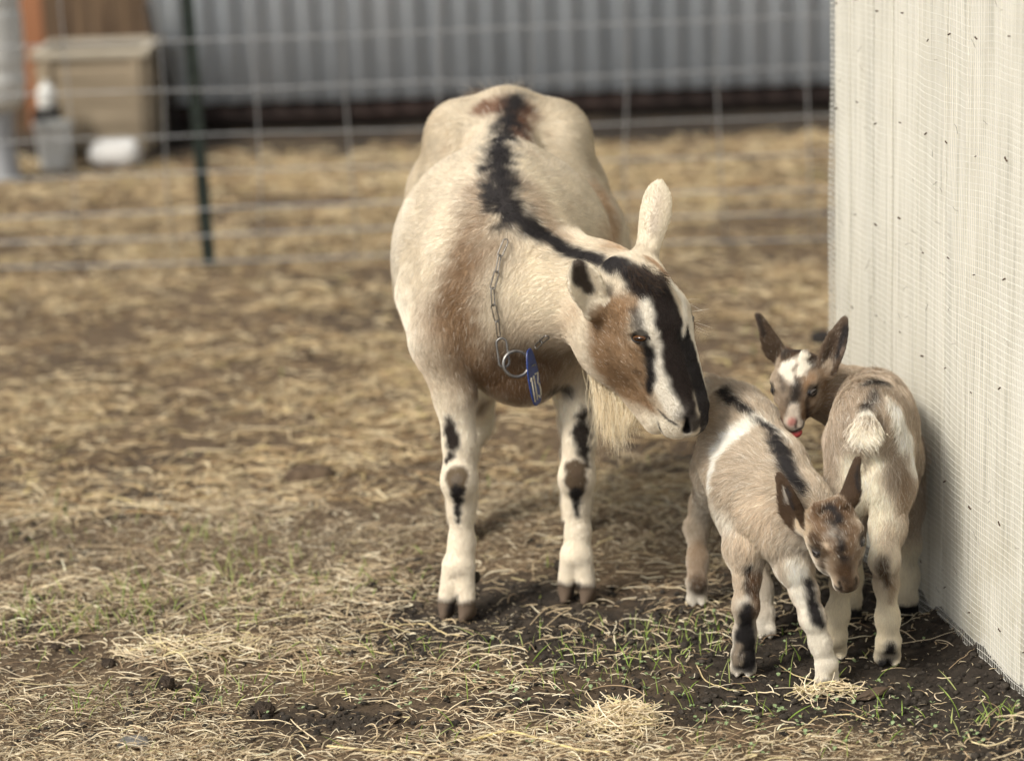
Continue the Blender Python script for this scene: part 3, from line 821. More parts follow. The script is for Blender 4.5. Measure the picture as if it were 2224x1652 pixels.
# barrel on a stand at the picture's edge
tp = at(-8, 280, 10.1); br = empty('feed_barrel', (tp[0], 10.1, 0)); tag(br, 'white barrel on a grey stand, cut off by the left edge', 'barrel')
V, F = lathe([(0, .30), (.09, .30), (.125, .34), (.14, .42), (.135, .47), (.142, .50), (.142, .70), (.135, .72), (.142, .75), (.142, .95), (.12, 1.0), (0, 1.0)]); link('drum', mesh_faces('drum', V, F, False), MAT['white_plastic'], br)
V, F = lathe([(.10, 0), (.085, .02), (.07, .15), (.08, .298), (0, .298)]); link('stand', mesh_faces('stand', V, F, False), MAT['grey_plastic'], br)
jp = at(66, 150, 10.3)
jg = empty('plastic_jug', (jp[0], 10.62, 0.0)); tag(jg, 'pale plastic jug on a dark block between the barrel and the crate', 'jug')
V, F = lathe([(0, .232), (.035, .232), (.04, .25), (.04, .31), (.015, .335), (.015, .35), (0, .35)]); link('jar', mesh_faces('jar', V, F, False), MAT['white_plastic'], jg)
bl = link('timber_block', box_mesh('timber_block', -.06, .05, -.06, .06, 0, .23, .006), MAT['void']); bl.location = (jp[0], 10.62, 0); tag(bl, 'dark block under the pale jug beside the barrel', 'block')
# pole leaning by the shed corner
pa, pb = at(388, 312, 10.9), at(318, 10, 11.22)
pa[2] = 0.0
V, F = tube([pa, pa * .5 + pb * .5, pb], .016, 10); po = link('leaning_pole', mesh_faces('leaning_pole', V - pa, F), MAT['void']); po.location = tuple(pa); tag(po, 'dark pole leaning on the corner of the metal shed', 'pole')

# ------------------------------------------------------------------ clods, stones and sticks one can pick out
MAT['stone'] = mat_noise('stone', [(.3, (.10, .095, .09)), (.7, (.24, .23, .21))], 60, .8, bump=.5)
MAT['bark'] = mat_noise('bark', [(.3, (.05, .034, .022)), (.7, (.13, .09, .06))], 60, .85, stretch=(.3, 1, 1), bump=.6)
MAT['clod'] = mat_noise('clod', [(.3, (.028, .021, .016)), (.6, (.06, .045, .034)), (.8, (.11, .085, .062))], 40, .92, bump=.7, bscale=150, spec=.15)
MAT['dry_clod'] = mat_noise('dry_clod', [(.3, (.07, .048, .032)), (.7, (.16, .115, .075))], 25, .92, bump=.6, spec=.15)
def clod(name, x, y, rpx, seed, mat, label, cat, flat=.7, stretch=(1, 1)):
    p = ground(x, y); r = metre(rpx, p)
    co, f = lump(seed, 3, .34); co = co * [r * stretch[0], r * stretch[1], r * flat]
    o = link(name, mesh_np(name, co, f), mat); o.location = (p[0], p[1], float(gh(np.array([p[0]]), np.array([p[1]]))[0]) + r * flat * .45)
    return tag(o, label, cat)
clod('soil_clod', 575, 1548, 24, 3, MAT['clod'], 'dark lumpy soil clod low in the picture, left of the straw heap', 'clod')
clod('soil_clod', 358, 1492, 22, 4, MAT['clod'], 'dark clod lying among grass left of the straw heap, behind the grey stone', 'clod')
clod('stone', 292, 1622, 28, 5, MAT['stone'], 'grey stone at the bottom edge, in the left corner', 'stone', .55, (1.2, .8))
clod('soil_clod', 848, 1562, 18, 6, MAT['clod'], 'small dark clod between the straw heap and the biggest foreground clod', 'clod')
clod('soil_clod', 235, 1434, 15, 7, MAT['clod'], 'small dark clod in the straw at far left', 'clod')
clod('dirt_lump', 676, 1040, 48, 8, MAT['dry_clod'], 'large brown lump of dirt left of the doe, out of focus', 'dirt lump', .55, (1.15, .8))
clod('dirt_lump', 1786, 742, 26, 9, MAT['void'], 'dark lump on the ground just behind the ears of the wall kid', 'dirt lump', .8)
clod('dirt_lump', 1622, 782, 17, 10, MAT['dry_clod'], 'small brown lump in the yard left of the wall kid\'s ear', 'dirt lump')
clod('dirt_lump', 660, 775, 17, 11, MAT['dry_clod'], 'small blurred lump in the yard below the fence post', 'dirt lump')
clod('soil_clod', 120, 1400, 13, 12, MAT['clod'], 'tiny clod near the left edge in front of the grass patch', 'clod')
p = ground(1893, 1512)
co, f = lump(21, 3, .22); co = co * [.034, .011, .009]
o = link('bark_piece', mesh_np('bark_piece', co, f), MAT['bark']); o.location = (p[0], p[1], float(gh(p[:1], p[1:2])[0]) + .007); o.rotation_euler = (0, -.1, .45); tag(o, 'brown piece of bark lying on bare soil beside the front kid\'s hoof', 'bark')

def stem(pts, label, rad=.0013, col=(.62, .50, .27), rise=.004):
    P = np.array([ground(x, y) for x, y in pts])
    q = np.linspace(0, len(P) - 1, 4 * len(P)); P = np.stack([np.interp(q, np.arange(len(P)), P[:, i]) for i in range(3)], 1)
    P = (P + np.vstack([P[:1], P[:-1]]) + np.vstack([P[1:], P[-1:]])) / 3
    P[:, 2] = np.maximum(gh(P[:, 0], P[:, 1]), np.median(gh(P[:, 0], P[:, 1]))) + rise
    V, F = tube(P - P[0], rad * np.linspace(1, .75, len(P)), 7)
    m = MAT.setdefault('stem%s' % (col,), mat_noise('straw_stalk', [(.3, tuple(c * .8 for c in col)), (.7, tuple(min(1, c * 1.12) for c in col))], 90, .45))
    o = link('straw_stalk', mesh_faces('straw_stalk', V, F), m); o.location = tuple(P[0])
    return tag(o, label, 'straw', 'single straw stems on the ground')
stem([(1002, 1384), (960, 1372), (935, 1358), (908, 1349), (870, 1356), (830, 1364), (785, 1369), (735, 1382)], 'long bent straw stem curving in front of the doe\'s front hoof', .0017)
stem([(738, 1386), (780, 1398), (820, 1411), (865, 1421)], 'straight straw stem forming a V with the bent one near the doe\'s hoof', .0017)
stem([(590, 1438), (575, 1452), (640, 1455), (700, 1450), (745, 1462)], 'kinked straw stem lying left below the V of straw', .0014)
stem([(1510, 1440), (1530, 1480), (1580, 1500), (1625, 1500)], 'curved straw stem under the front kid\'s nearer hoof', .0012)
stem([(1690, 1440), (1720, 1462), (1770, 1476), (1800, 1490)], 'straw stem pointing at the front kid\'s white hoof', .0012)
stem([(1880, 1560), (1850, 1548), (1790, 1552), (1740, 1580), (1690, 1612)], 'arched straw stem on bare soil right of the straw heap', .0014)
stem([(2100, 1592), (2110, 1612), (2150, 1620), (2200, 1612)], 'pale curled straw stem below the wall foot in the right corner', .0016, (.70, .58, .34))
stem([(1020, 1622), (1090, 1600), (1160, 1612), (1240, 1640), (1330, 1646)], 'thick yellow straw stem along the bottom edge below the straw heap', .0026, (.68, .56, .25), .008)
stem([(705, 1625), (790, 1634), (880, 1640), (960, 1650)], 'thick pale stem at the bottom edge left of the yellow one', .0022, (.66, .54, .28), .006)
def heap(x, y, rx, ry, hz, n, label, seed):
    r_ = np.random.default_rng(seed); p = ground(x, y)
    az = r_.uniform(0, 6.28, n); rr = np.sqrt(r_.random(n)); X = p[0] + rx * rr * np.cos(az); Y = p[1] + ry * rr * np.sin(az)
    Z = gh(X, Y) + hz * (1 - rr ** 2) * r_.random(n) ** .5 + .003
    L = r_.uniform(.03, .10, n); k = 8; t = np.linspace(-.5, .5, k)[None]
    a0 = r_.uniform(0, 6.28, n); cv = r_.normal(0, 1.6, n); ang = a0[:, None] + cv[:, None] * t
    st = (L / (k - 1))[:, None]
    px = X[:, None] + np.cumsum(np.cos(ang) * st, 1) - L[:, None] * .5 * np.cos(a0)[:, None]; py = Y[:, None] + np.cumsum(np.sin(ang) * st, 1) - L[:, None] * .5 * np.sin(a0)[:, None]
    pz = Z[:, None] + (r_.normal(0, .16, n) * L)[:, None] * t * 2 + .25 * L[:, None] * (.25 - t * t) * r_.random((n, 1))
    pz = np.maximum(pz, gh(px.ravel(), py.ravel()).reshape(px.shape) + .002)
    P = np.stack([px, py, pz], -1) - p
    c = STRAW[r_.choice([0, 0, 1, 2, 4, 6], n)] * r_.normal(1.05, .1, (n, 1))
    o = strands('straw_heap', P, r_.uniform(.0006, .0013, n)[:, None] * np.linspace(1, .7, k)[None], np.clip(c, .02, .9), MAT['strand'], attr='tint'); o.location = tuple(p)
    return tag(o, label, 'straw heap')
heap(1350, 1578, .055, .035, .032, 300, 'small tangled heap of straw in the middle of the foreground', 1)
heap(1790, 1500, .05, .02, .012, 90, 'little knot of straw against the front kid\'s white hoof', 2)
heap(420, 1402, .15, .06, .010, 190, 'loose low tangle of straw on the ground at left', 3)

# ------------------------------------------------------------------ animal parts
def head_frame(x0, y0, Y0, x1, y1, Y1, turn, low=.2):
    """forehead and nose points, and how far the face is turned to the picture's right (radians)."""
    O, T = at(x0, y0, Y0), at(x1, y1, Y1)
    aim = np.array([x1, y1], float)
    for _ in range(6):
        T = at(aim[0], aim[1], Y1)
        n = unit(T - O); L = float(np.linalg.norm(T - O))
        v = unit(CAM - O) * math.cos(turn) + RIGHT * math.sin(turn)
        v = unit(v - n * (v @ n))
        w = np.cross(v, n)                      # the animal's left
        got = project((O + L * (.97 * n - low * v))[None])[0][0]
        aim += (np.array([x1, y1]) - got) * .8
    return O, n, v, w, L
def head(body, fr, kid=False, fur=0.55, k=None):
    O, n, v, w, L = fr
    def H(a, b, c): return O + L * (a * n + b * v + c * w)
    k = k or 0.10 * L
    Rm = np.stack([n, v, w])
    F = dict(flow=-n - 0.1 * v, fur=fur)
    if kid:
        body.ell(H(.24, -.27, 0), np.array([.28, .265, .29]) * L, Rm, k, **F)                 # domed skull
        body.ell(H(.42, -.22, 0), np.array([.25, .205, .295]) * L, Rm, k, **F)
        for s in (1, -1):
            body.ell(H(.46, -.42, s * .11), np.array([.28, .19, .145]) * L, Rm, k, **F)       # cheeks
            body.ell(H(.42, -.12, s * .225), np.array([.14, .06, .08]) * L, Rm, k * .6, **F)    # brow
            body.ell(H(.07, -.05, s * .13), np.array([.06, .05, .05]) * L, Rm, k * .6, **F)      # horn buds
            body.ell(H(.55, -.25, s * .225), np.array([.10, .05, .045]) * L, Rm, k * .3, **F)   # lower lid
        body.cone(H(.50, -.22, 0), H(.88, -.26, 0), .215 * L, .118 * L, k, flow=-n, fur=fur * .6)
        body.cone(H(.54, -.46, 0), H(.86, -.42, 0), .12 * L, .075 * L, k, flow=-n, fur=fur * .8)
        body.ell(H(.90, -.27, 0), np.array([.09, .09, .115]) * L, Rm, k * .6, flow=-n, fur=0.10)
        for s in (1, -1):
            body.ell(H(.87, -.32, s * .075), np.array([.085, .08, .055]) * L, Rm, k * .5, flow=-n, fur=0.15)
            body.cone(H(.90, -.19, s * .085), H(.95, -.225, s * .075), .010 * L, .022 * L, .004, op=-1)
            body.cone(H(.96, -.375, s * .06), H(.70, -.40, s * .17), .008 * L + .0012, .010 * L, .004, op=-1)
            body.ell(H(.50, -.18, s * .29), np.array([.075, .04, .05]) * L, Rm, .008, op=-1)
    else:
        body.ell(H(.15, -.22, 0), np.array([.25, .235, .225]) * L, Rm, k, **F)
        body.ell(H(.33, -.18, 0), np.array([.24, .185, .215]) * L, Rm, k, **F)
        for s in (1, -1):
            body.ell(H(.30, -.47, s * .085), np.array([.27, .25, .14]) * L, Rm, k, **F)
            body.ell(H(.335, -.085, s * .165), np.array([.14, .055, .075]) * L, Rm, k * .5, **F)   # brow over the eye
            body.ell(H(.45, -.20, s * .185), np.array([.09, .04, .04]) * L, Rm, k * .3, **F)   # lower lid
            body.cone(H(.55, -.12, s * .07), H(.85, -.13, s * .05), .085 * L, .06 * L, k * .6, flow=-n, fur=fur * .6)
        body.cone(H(.40, -.19, 0), H(.90, -.175, 0), .185 * L, .093 * L, k, flow=-n, fur=fur * .6)
        body.cone(H(.42, -.25, 0), H(.86, -.235, 0), .185 * L, .102 * L, k, flow=-n, fur=fur * .6)
        body.cone(H(.40, -.55, 0), H(.85, -.42, 0), .135 * L, .088 * L, k, flow=-n, fur=fur * .8)
        body.ell(H(.945, -.175, 0), np.array([.065, .08, .092]) * L, Rm, k * .5, flow=-n, fur=0.10)
        for s in (1, -1):
            body.ell(H(.90, -.26, s * .065), np.array([.09, .085, .058]) * L, Rm, k * .4, flow=-n, fur=0.2)
            body.cone(H(.915, -.105, s * .085), H(.965, -.15, s * .075), .012 * L, .022 * L, .005, op=-1)
            body.cone(H(1.0, -.29, s * .06), H(.72, -.32, s * .165), .006 * L, .011 * L, .004, op=-1)
            body.ell(H(.39, -.10, s * .25), np.array([.04, .05, .05]) * L, Rm, .006, op=-1)
    return H
def foot(body, ankle, toe, r, spread=.62, k=.008, back=.4):
    """two toes and a pastern from the ankle down to a toe point on the ground; r = half width of the foot."""
    ankle, toe = np.asarray(ankle), np.asarray(toe)
    d = toe - ankle; d[2] = 0
    d = unit(d) if np.linalg.norm(d) > .004 else np.array([0, -1., 0])
    lat = np.array([-d[1], d[0], 0])
    for s in (1, -1):
        a = ankle + lat * s * r * .26
        b = np.array([toe[0], toe[1], 0]) + lat * s * r * spread - d * r * .50 + np.array([0, 0, r * .62])
        body.cone(a, b, r * .58, r * .46, k, flow=(d[0] * .3, d[1] * .3, -1), fur=.45, tg='foot')
        body.cone(b, np.array([toe[0], toe[1], r * .10]) + lat * s * r * spread * .92, r * .45, r * .24, k * .7, flow=(0, 0, -1), fur=.15, tg='foot')
        body.cone(b - [0, 0, r * .35], b - d * r * .5 - [0, 0, r * .42], r * .38, r * .32, k * .7, flow=(0, 0, -1), fur=.1, tg='foot')
def eye_mat(name, iris, rim):
    m, nt, b = new_mat(name)
    tc = N(nt, 'ShaderNodeTexCoord')
    def mapped(sx, sy):
        mp = N(nt, 'ShaderNodeMapping'); mp.inputs['Scale'].default_value = (sx, sy, 0)
        nt.links.new(tc.outputs['Object'], mp.inputs[0])
        ln = N(nt, 'ShaderNodeVectorMath', operation='LENGTH'); nt.links.new(mp.outputs[0], ln.inputs[0]); return ln.outputs['Value']
    c1 = ramp(nt, mapped(1, 1), [(.0, iris), (.62, iris), (.78, rim), (1, rim)])
    pup = ramp(nt, mapped(1.4, 3.6), [(.0, (1, 1, 1)), (.72, (1, 1, 1)), (.86, (0, 0, 0)), (1, (0, 0, 0))])
    mx = N(nt, 'ShaderNodeMix', data_type='RGBA'); nt.links.new(pup, mx.inputs[0]); nt.links.new(c1, mx.inputs[6]); mx.inputs[7].default_value = (.004, .003, .003, 1)
    nt.links.new(mx.outputs[2], b.inputs['Base Color'])
    b.inputs['Roughness'].default_value = .10; b.inputs['Specular IOR Level'].default_value = .45
    return m
MAT['lid'] = mat_noise('lid', [(.3, (.012, .009, .008)), (.7, (.03, .022, .018))], 200, .45)
MAT['amber_eye'] = eye_mat('amber_eye', (.085, .036, .012), (.008, .006, .005))
MAT['grey_eye'] = eye_mat('grey_eye', (.07, .062, .058), (.010, .009, .009))
_bm = bmesh.new(); bmesh.ops.create_uvsphere(_bm, u_segments=24, v_segments=16, radius=1.0)
EYE = bpy.data.meshes.new('eye'); _bm.to_mesh(EYE); _bm.free()
EYE.polygons.foreach_set('use_smooth', np.ones(len(EYE.polygons), bool))
def eye(parent, p, out, nose, r, mat, sq=.55):
    z = unit(out); x = unit(nose - z * (np.asarray(nose) @ z)); y = np.cross(z, x)
    me = EYE.copy(); me.materials.append(mat)
    o = link('eye', me, None, parent)
    o.matrix_local = Matrix([[x[i] * r, y[i] * r * sq, z[i] * r * .9, p[i]] for i in range(3)] + [[0, 0, 0, 1]])
    pts = []
    for t in np.arange(28) / 28 * 2 * np.pi:
        c, s_ = math.cos(t), math.sin(t)
        pts.append(p + x * r * 1.0 * c + y * r * sq * .98 * s_ * (1 - .25 * c) + z * r * (.50 - .22 * c * c))
    V, F = tube(np.array(pts), r * (.085 + .05 * np.clip(np.sin(np.arange(28) / 28 * 2 * np.pi), 0, 1) * (1 if (y @ np.array([0, 0, 1.])) > 0 else 0) + .05 * np.clip(-np.sin(np.arange(28) / 28 * 2 * np.pi), 0, 1) * (0 if (y @ np.array([0, 0, 1.])) > 0 else 1)), 8, close=True)
    link('eyelid', mesh_faces('eyelid', V, F), MAT['lid'], parent)
    return o
def tuft(name, parent, roots, dirs, length, color, n, spread=.25, sag=.3, radius=.00045, k=8, seed=2, wave=.05, rspread=.008):
    """long hair hanging from a few root points (beard, tail)."""
    r_ = np.random.default_rng(seed)
    roots = np.asarray(roots); dirs = np.asarray(dirs); length = np.atleast_1d(np.asarray(length, float))
    i = r_.integers(0, len(roots), n)
    rt = roots[i] + r_.normal(0, rspread, (n, 3))
    lock = r_.normal(0, 1, (len(roots) * 5, 3)); li = i * 5 + r_.integers(0, 5, n)
    d = dirs[i] + lock[li] * spread * .6 + r_.normal(0, spread * .4, (n, 3)); d /= np.linalg.norm(d, axis=1, keepdims=True)
    L = length[i % len(length)] * r_.uniform(.55, 1.1, n)
    t = np.linspace(0, 1, k)[None, :, None]
    P = rt[:, None] + L[:, None, None] * (d[:, None] * t + np.array([0, 0, -1.0]) * sag * t * t)
    ph = r_.uniform(0, 6.28, n)[:, None, None]; sd = r_.normal(0, 1, (n, 1, 3))
    P = P + sd * wave * L[:, None, None] * np.sin(3.2 * t + ph) * t * .6
    col = np.asarray(color)
    C = (col if col.ndim == 1 else col[r_.integers(0, len(col), n)]) * r_.normal(1, .12, (n, 1))
    return strands(name, P, radius * np.linspace(1, .3, k)[None], np.clip(C, .004, .95), MAT['hair'], parent)

HAIR = 0.0 if QUICK else 1.0
# ------------------------------------------------------------------ the doe
def build_doe():
    b = Body()
    back = (0, .9, -.45)
    b.ell(at(1090, 555, 4.79), (.222, .22, .225), k=.05, flow=back)                  # rib cage
    b.ell(at(1112, 550, 5.00), (.248, .23, .215), k=.05, flow=back)                  # belly, bulging behind
    b.ell(at(1098, 640, 4.88), (.215, .24, .19), k=.06, flow=back)
    b.ell(at(1104, 378, 5.10), (.142, .17, .172), k=.05, flow=(0, .7, -.7))          # rump
    b.ell(at(1100, 610, 4.64), (.160, .18, .215), k=.06, flow=(0, .6, -.6))          # chest
    for s, x in ((-1, 1000), (1, 1206)):
        b.ell(at(x, 345, 5.08), (.075, .12, .11), k=.06, flow=(0, .7, -.7))           # haunches
        b.ell(at(x + s * 8, 285, 5.06), (.045, .055, .042), k=.06, flow=(0, .7, -.7))    # hip bones
    b.chain([(1092, 465, 4.60, 50), (1083, 400, 4.72, 46), (1092, 330, 4.90, 44), (1102, 262, 5.06, 46), (1100, 266, 5.2, 40)], k=.06, flow=(0, 1, -.1), fur=1.3)
    b.chain([(1030, 420, 4.68, 34), (975, 560, 4.59, 42), (945, 690, 4.565, 46)], k=.04, flow=(-.1, .5, -.8), fur=1.0)      # shoulder blades
    b.chain([(1165, 430, 4.74, 30), (1225, 560, 4.70, 38)], k=.04, flow=(.1, .5, -.8), fur=1.0)
    # neck
    b.chain([(1060, 610, 4.67, 150), (1130, 632, 4.59, 122), (1215, 640, 4.53, 102), (1310, 655, 4.48, 86)], k=.05, flow=(-.8, .3, -.4), fur=.8)
    b.chain([(1105, 545, 4.67, 70), (1200, 572, 4.58, 55), (1300, 590, 4.50, 48), (1370, 600, 4.44, 42)], k=.05, flow=(-.9, .3, 0), fur=.9)
    b.chain([(1085, 735, 4.61, 105), (1112, 785, 4.61, 78)], k=.04, flow=(0, 0, -1), fur=1.1)        # brisket
    b.chain([(1205, 740, 4.60, 80), (1150, 800, 4.60, 70)], k=.05, flow=(0, 0, -1), fur=1.1)
    # near legs; feet follow the ground
    gl, gr = ground(983, 1342), ground(1246, 1306)
    Yl, Yr = gl[1], gr[1]
    b.chain([(960, 640, 4.66, 100), (965, 740, Yl + .06, 72), (988, 860, Yl + .04, 43), (998, 958, Yl + .03, 33), (997, 1045, Yl + .02, 36), (1001, 1105, Yl + .03, 26),
             (1003, 1175, Yl + .03, 25), (997, 1226, Yl + .02, 33)], k=.018, fur=[1, .8, .55, .45, .4, .4, .45])
    b.chain([(1240, 690, 4.70, 85), (1248, 780, Yr + .05, 66), (1258, 880, Yr + .03, 38), (1258, 958, Yr + .02, 32), (1252, 1038, Yr + .01, 36), (1253, 1095, Yr + .02, 25),
             (1255, 1150, Yr + .02, 24), (1252, 1203, Yr + .01, 31)], k=.018, fur=[1, .8, .55, .45, .4, .4, .45])
    b.ell(at(992, 1042, Yl + .0), (.027, .02, .033), k=.012, flow=(0, 0, -1), fur=.15)
    b.ell(at(1252, 1035, Yr - .01), (.027, .02, .033), k=.012, flow=(0, 0, -1), fur=.2)
    foot(b, at(995, 1225, Yl + .02), gl + np.array([0, -.010, 0]), .037)
    foot(b, at(1251, 1202, Yr + .01), gr + np.array([0, -.010, 0]), .037)
    for p, Y in ((at(1033, 1252, Yl + .06), Yl), (at(1212, 1228, Yr + .06), Yr)):
        b.ell(p, (.010, .012, .014), k=.006, flow=(0, 0, -1), fur=.05, tg='claw')
    # hind legs, standing almost hidden behind the near ones
    hl, hr = ground(1003, 1175), ground(1252, 1160)
    for (x, g) in ((962, hl), (1240, hr)):
        xg = project(g[None])[0][0][0]
        b.chain([(x + (14 if x < 1100 else -14), 420, 5.10, 92), (x, 620, 5.06, 98), (xg + (22 if x < 1100 else -4), 800, 5.06, 66), (xg + (30 if x < 1100 else 0), 920, 5.14, 32), (xg, 990, 5.10, 28), (xg, 1080, g[1] + .05, 27), (xg, 1120, g[1] + .03, 31)], k=.03, fur=[1, 1, .8, .5, .5, .5])
        foot(b, at(xg, 1118, g[1] + .03), g, .029)
    b.chain([(1098, 262, 5.19, 28), (1070, 235, 5.25, 18), (1040, 225, 5.28, 9)], k=.02, fur=1.5)     # tail
    fr = head_frame(1404, 566, 4.33, 1501, 930, 4.25, R(44), low=.19)
    H = head(b, fr)
    O, n, v, w, L = fr
    b.chain([(1325, 645, 4.47, 80), (1375, 650, 4.42, 72)], k=.04, flow=-n, fur=.6)
    # ears: her right one opens towards the lens, her left one shows its back
    e1b = at(1294, 670, 4.335)
    b.ear(e1b, at(1240, 546, 4.28) - e1b, np.array([-.05, -1, .25]), .112, .027, cup=.50, th=.0055, paddle=True)
    b.cone(e1b + (at(1345, 672, 4.39) - e1b), e1b, .030, .022, .02, flow=(-1, 0, .5), fur=.6, tg='earbase')
    e2b = at(1398, 560, 4.43)
    b.ear(e2b, at(1432, 398, 4.44) - e2b, np.array([.5, 1, .1]), .146, .0265, cup=.40, th=.0042, paddle=True)
    b.cone(at(1400, 590, 4.42), e2b, .032, .022, .02, flow=(0, 0, 1), fur=.5, tg='earbase')
    sk = Skin(b, .0045 if not QUICK else .007)
    V = sk.V
    # ---- coat colours
    sk.C[:] = CREAM
    nz = fbm(V, 9, 3, 21)
    sk.blend(sstep(.0, .8, nz) * .4, CREAM * [.84, .78, .70])
    sk.blend(sstep(.1, .9, fbm(V, 34, 3, 5)) * .30, TAN * 1.15)
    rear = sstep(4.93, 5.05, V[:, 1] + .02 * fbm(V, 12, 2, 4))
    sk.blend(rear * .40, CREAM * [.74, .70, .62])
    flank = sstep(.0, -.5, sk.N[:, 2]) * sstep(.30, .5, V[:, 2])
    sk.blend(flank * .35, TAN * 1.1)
    legs = sstep(.47, .40, V[:, 2])
    sk.blend(legs, WHITE * [.98, .95, .90])
    S = sk.stroke
    # flank painted paler for the light falling on it, pale neck
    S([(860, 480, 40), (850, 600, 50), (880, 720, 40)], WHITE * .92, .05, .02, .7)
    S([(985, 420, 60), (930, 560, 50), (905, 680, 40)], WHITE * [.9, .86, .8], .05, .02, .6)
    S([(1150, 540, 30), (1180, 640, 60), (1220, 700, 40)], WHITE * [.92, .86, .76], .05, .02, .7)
    S([(1010, 560, 40), (985, 640, 45), (965, 700, 55), (1000, 770, 55), (1060, 830, 60), (1120, 840, 70)], TAN * [.68, .62, .56], .05, .02, .9)
    S([(1010, 500, 20), (992, 580, 28), (980, 650, 36), (995, 710, 42)], TAN * [.66, .60, .54], .035, .025, .85)
    S([(1090, 830, 60), (1140, 850, 60), (1180, 820, 40)], BROWN * 1.1, .035, .02, .7)
    S([(1085, 775, 34), (1150, 782, 34), (1215, 785, 34)], BROWN * .8, .03, .02, .75)  # brown chest, with the shadow under the neck painted in
    S([(1030, 400, 40), (1035, 470, 40), (1070, 520, 30)], TAN * [.8, .82, .88], .05, .03, .75)
    S([(1130, 340, 24), (1185, 420, 30), (1240, 490, 26), (1290, 520, 20)], WHITE * [.92, .88, .8], .03, .02, .6)
    S([(1150, 400, 20), (1190, 470, 24), (1220, 510, 20)], TAN * [.85, .82, .84], .04, .03, .7)
    S([(1310, 420, 30), (1340, 500, 30), (1345, 530, 26)], TAN * [1.1, 1.0, .9], .03, .03, .75)
    # dorsal stripe and tail root
    S([(1045, 232, 22), (1085, 225, 34), (1125, 235, 42), (1130, 285, 30)], BROWN * [.85, .62, .6], .018, .022, .92)
    S([(1125, 215, 22), (1108, 260, 27), (1085, 310, 30), (1080, 370, 38), (1088, 415, 44), (1110, 450, 36), (1150, 478, 24)], BLACK * 1.6, .020, .034, 1, seed=8)
    S([(1312, 566, 22), (1330, 576, 20)], BLACK * 1.4, .006, .004, 1)
    S([(1150, 482, 22), (1200, 515, 18), (1230, 535, 18), (1262, 548, 19), (1290, 553, 19), (1320, 562, 22), (1335, 570, 24), (1350, 578, 26), (1365, 588, 27), (1380, 598, 28), (1405, 612, 30)], BLACK * 1.4, .008, .008, 1, seed=9)
    # head
    hm = sk.mask([H(.05, -.25, 0), H(.9, -.25, 0)], [.30 * L, .2 * L], .012, .012)
    facey = hm * (sk.tag != 'ear')
    tan_face = TAN * [.70, .64, .58]
    S([(1330, 690, 45), (1308, 750, 56), (1325, 800, 54), (1365, 845, 50), (1405, 885, 28)], tan_face, .016, .012, .97)
    S([(1350, 660, 30), (1390, 650, 25)], tan_face * 1.1, .014, .01, .8)
    S([(1262, 730, 16), (1258, 770, 14), (1275, 810, 10)], CREAM, .02, .02, .6)
    S([(1350, 580, 16), (1340, 625, 14)], CREAM * 1.05, .012, .01, .8)
    S([(1420, 560, 14), (1450, 590, 12), (1470, 610, 10)], tan_face * 1.25, .010, .008, .9)
    S([(1235, 680, 22), (1220, 720, 14)], TAN, .02, .02, .5)
    # black face, white bars, dark tear mark
    S([(1395, 615, 26), (1440, 640, 40), (1462, 700, 42), (1468, 780, 38), (1485, 850, 34), (1500, 895, 22)], BLACK * 1.1 + [.006, .002, 0], .006, .006, 1, seed=4)
    q = (V - O) / L; uu, vq, wq = q @ n, q @ v, q @ w
    inhead = (uu > .40) & (uu < 1.02) & (vq > -.34) & (np.abs(wq) < .30)
    wj = wq + .012 * fbm(V, 70, 2, 6)
    sk.blend(inhead * sstep(-.03, .0, wj) * sstep(.115, .095, wj) * sstep(.40, .46, uu), BLACK * 1.2)
    sk.blend(inhead * sstep(.095, .115, wj) * sstep(.19, .17, wj), WHITE * .88)
    sk.blend(inhead * sstep(.17, .19, wj), tan_face)
    sk.blend((uu > .80) & (uu < 1.0) & (wq > -.02) & (wq < .085) & (vq > -.16), BLACK * 2)
    S([(1380, 770, 22), (1392, 820, 20), (1400, 860, 14)], tan_face, .008, .006, .9)
    S([(1410, 660, 16), (1412, 700, 18), (1424, 745, 15), (1420, 800, 15), (1432, 850, 20), (1452, 895, 22)], WHITE * .93, .008, .008, .95, seed=12)
    S([(1470, 618, 12), (1488, 645, 13), (1496, 690, 10), (1492, 730, 5)], WHITE * .9, .005, .005, .95, seed=13)
    S([(1352, 750, 14), (1358, 785, 22), (1370, 825, 22)], tan_face, .010, .008, .9)
    S([(1338, 572, 18), (1352, 580, 18), (1368, 592, 18)], BLACK * 1.5, .006, .005, 1)
    S([(1378, 700, 14), (1385, 675, 12)], BLACK * 2.5, .008, .006, .75)
    S([(1398, 745, 7), (1408, 780, 12), (1406, 830, 12), (1404, 860, 7)], BLACK * 1.2, .006, .006, 1)
    S([(1410, 915, 14), (1440, 925, 18), (1475, 940, 16), (1450, 950, 20), (1490, 955, 10)], WHITE * [.86, .84, .80], .008, .006, .95)
    S([(1475, 915, 14), (1490, 900, 12)], [.20, .18, .16], .012, .01, .5)
    S([(1506, 915, 15), (1514, 932, 14), (1522, 925, 12)], BLACK * 1.6 + [.01, .008, .006], .006, .003, .95)
    sk.blend(sk.mask([H(.93, -.12, -.03), H(.97, -.19, 0)], [.035 * L, .060 * L], .010, .006), [.05, .041, .035])
    for s in (1, -1):
        sk.blend(sk.mask([H(.905, -.10, s * .085), H(.965, -.15, s * .075)], [.012 * L, .028 * L], .003, .001), [.006, .005, .005])
        mouth = [H(1.0, -.29, s * .03), H(.96, -.30, s * .075), H(.89, -.315, s * .115), H(.81, -.325, s * .14), H(.73, -.315, s * .16)]
        sk.blend(sk.mask(mouth, [.006, .0055, .005, .005, .004], .003, .001), [.02, .016, .014])
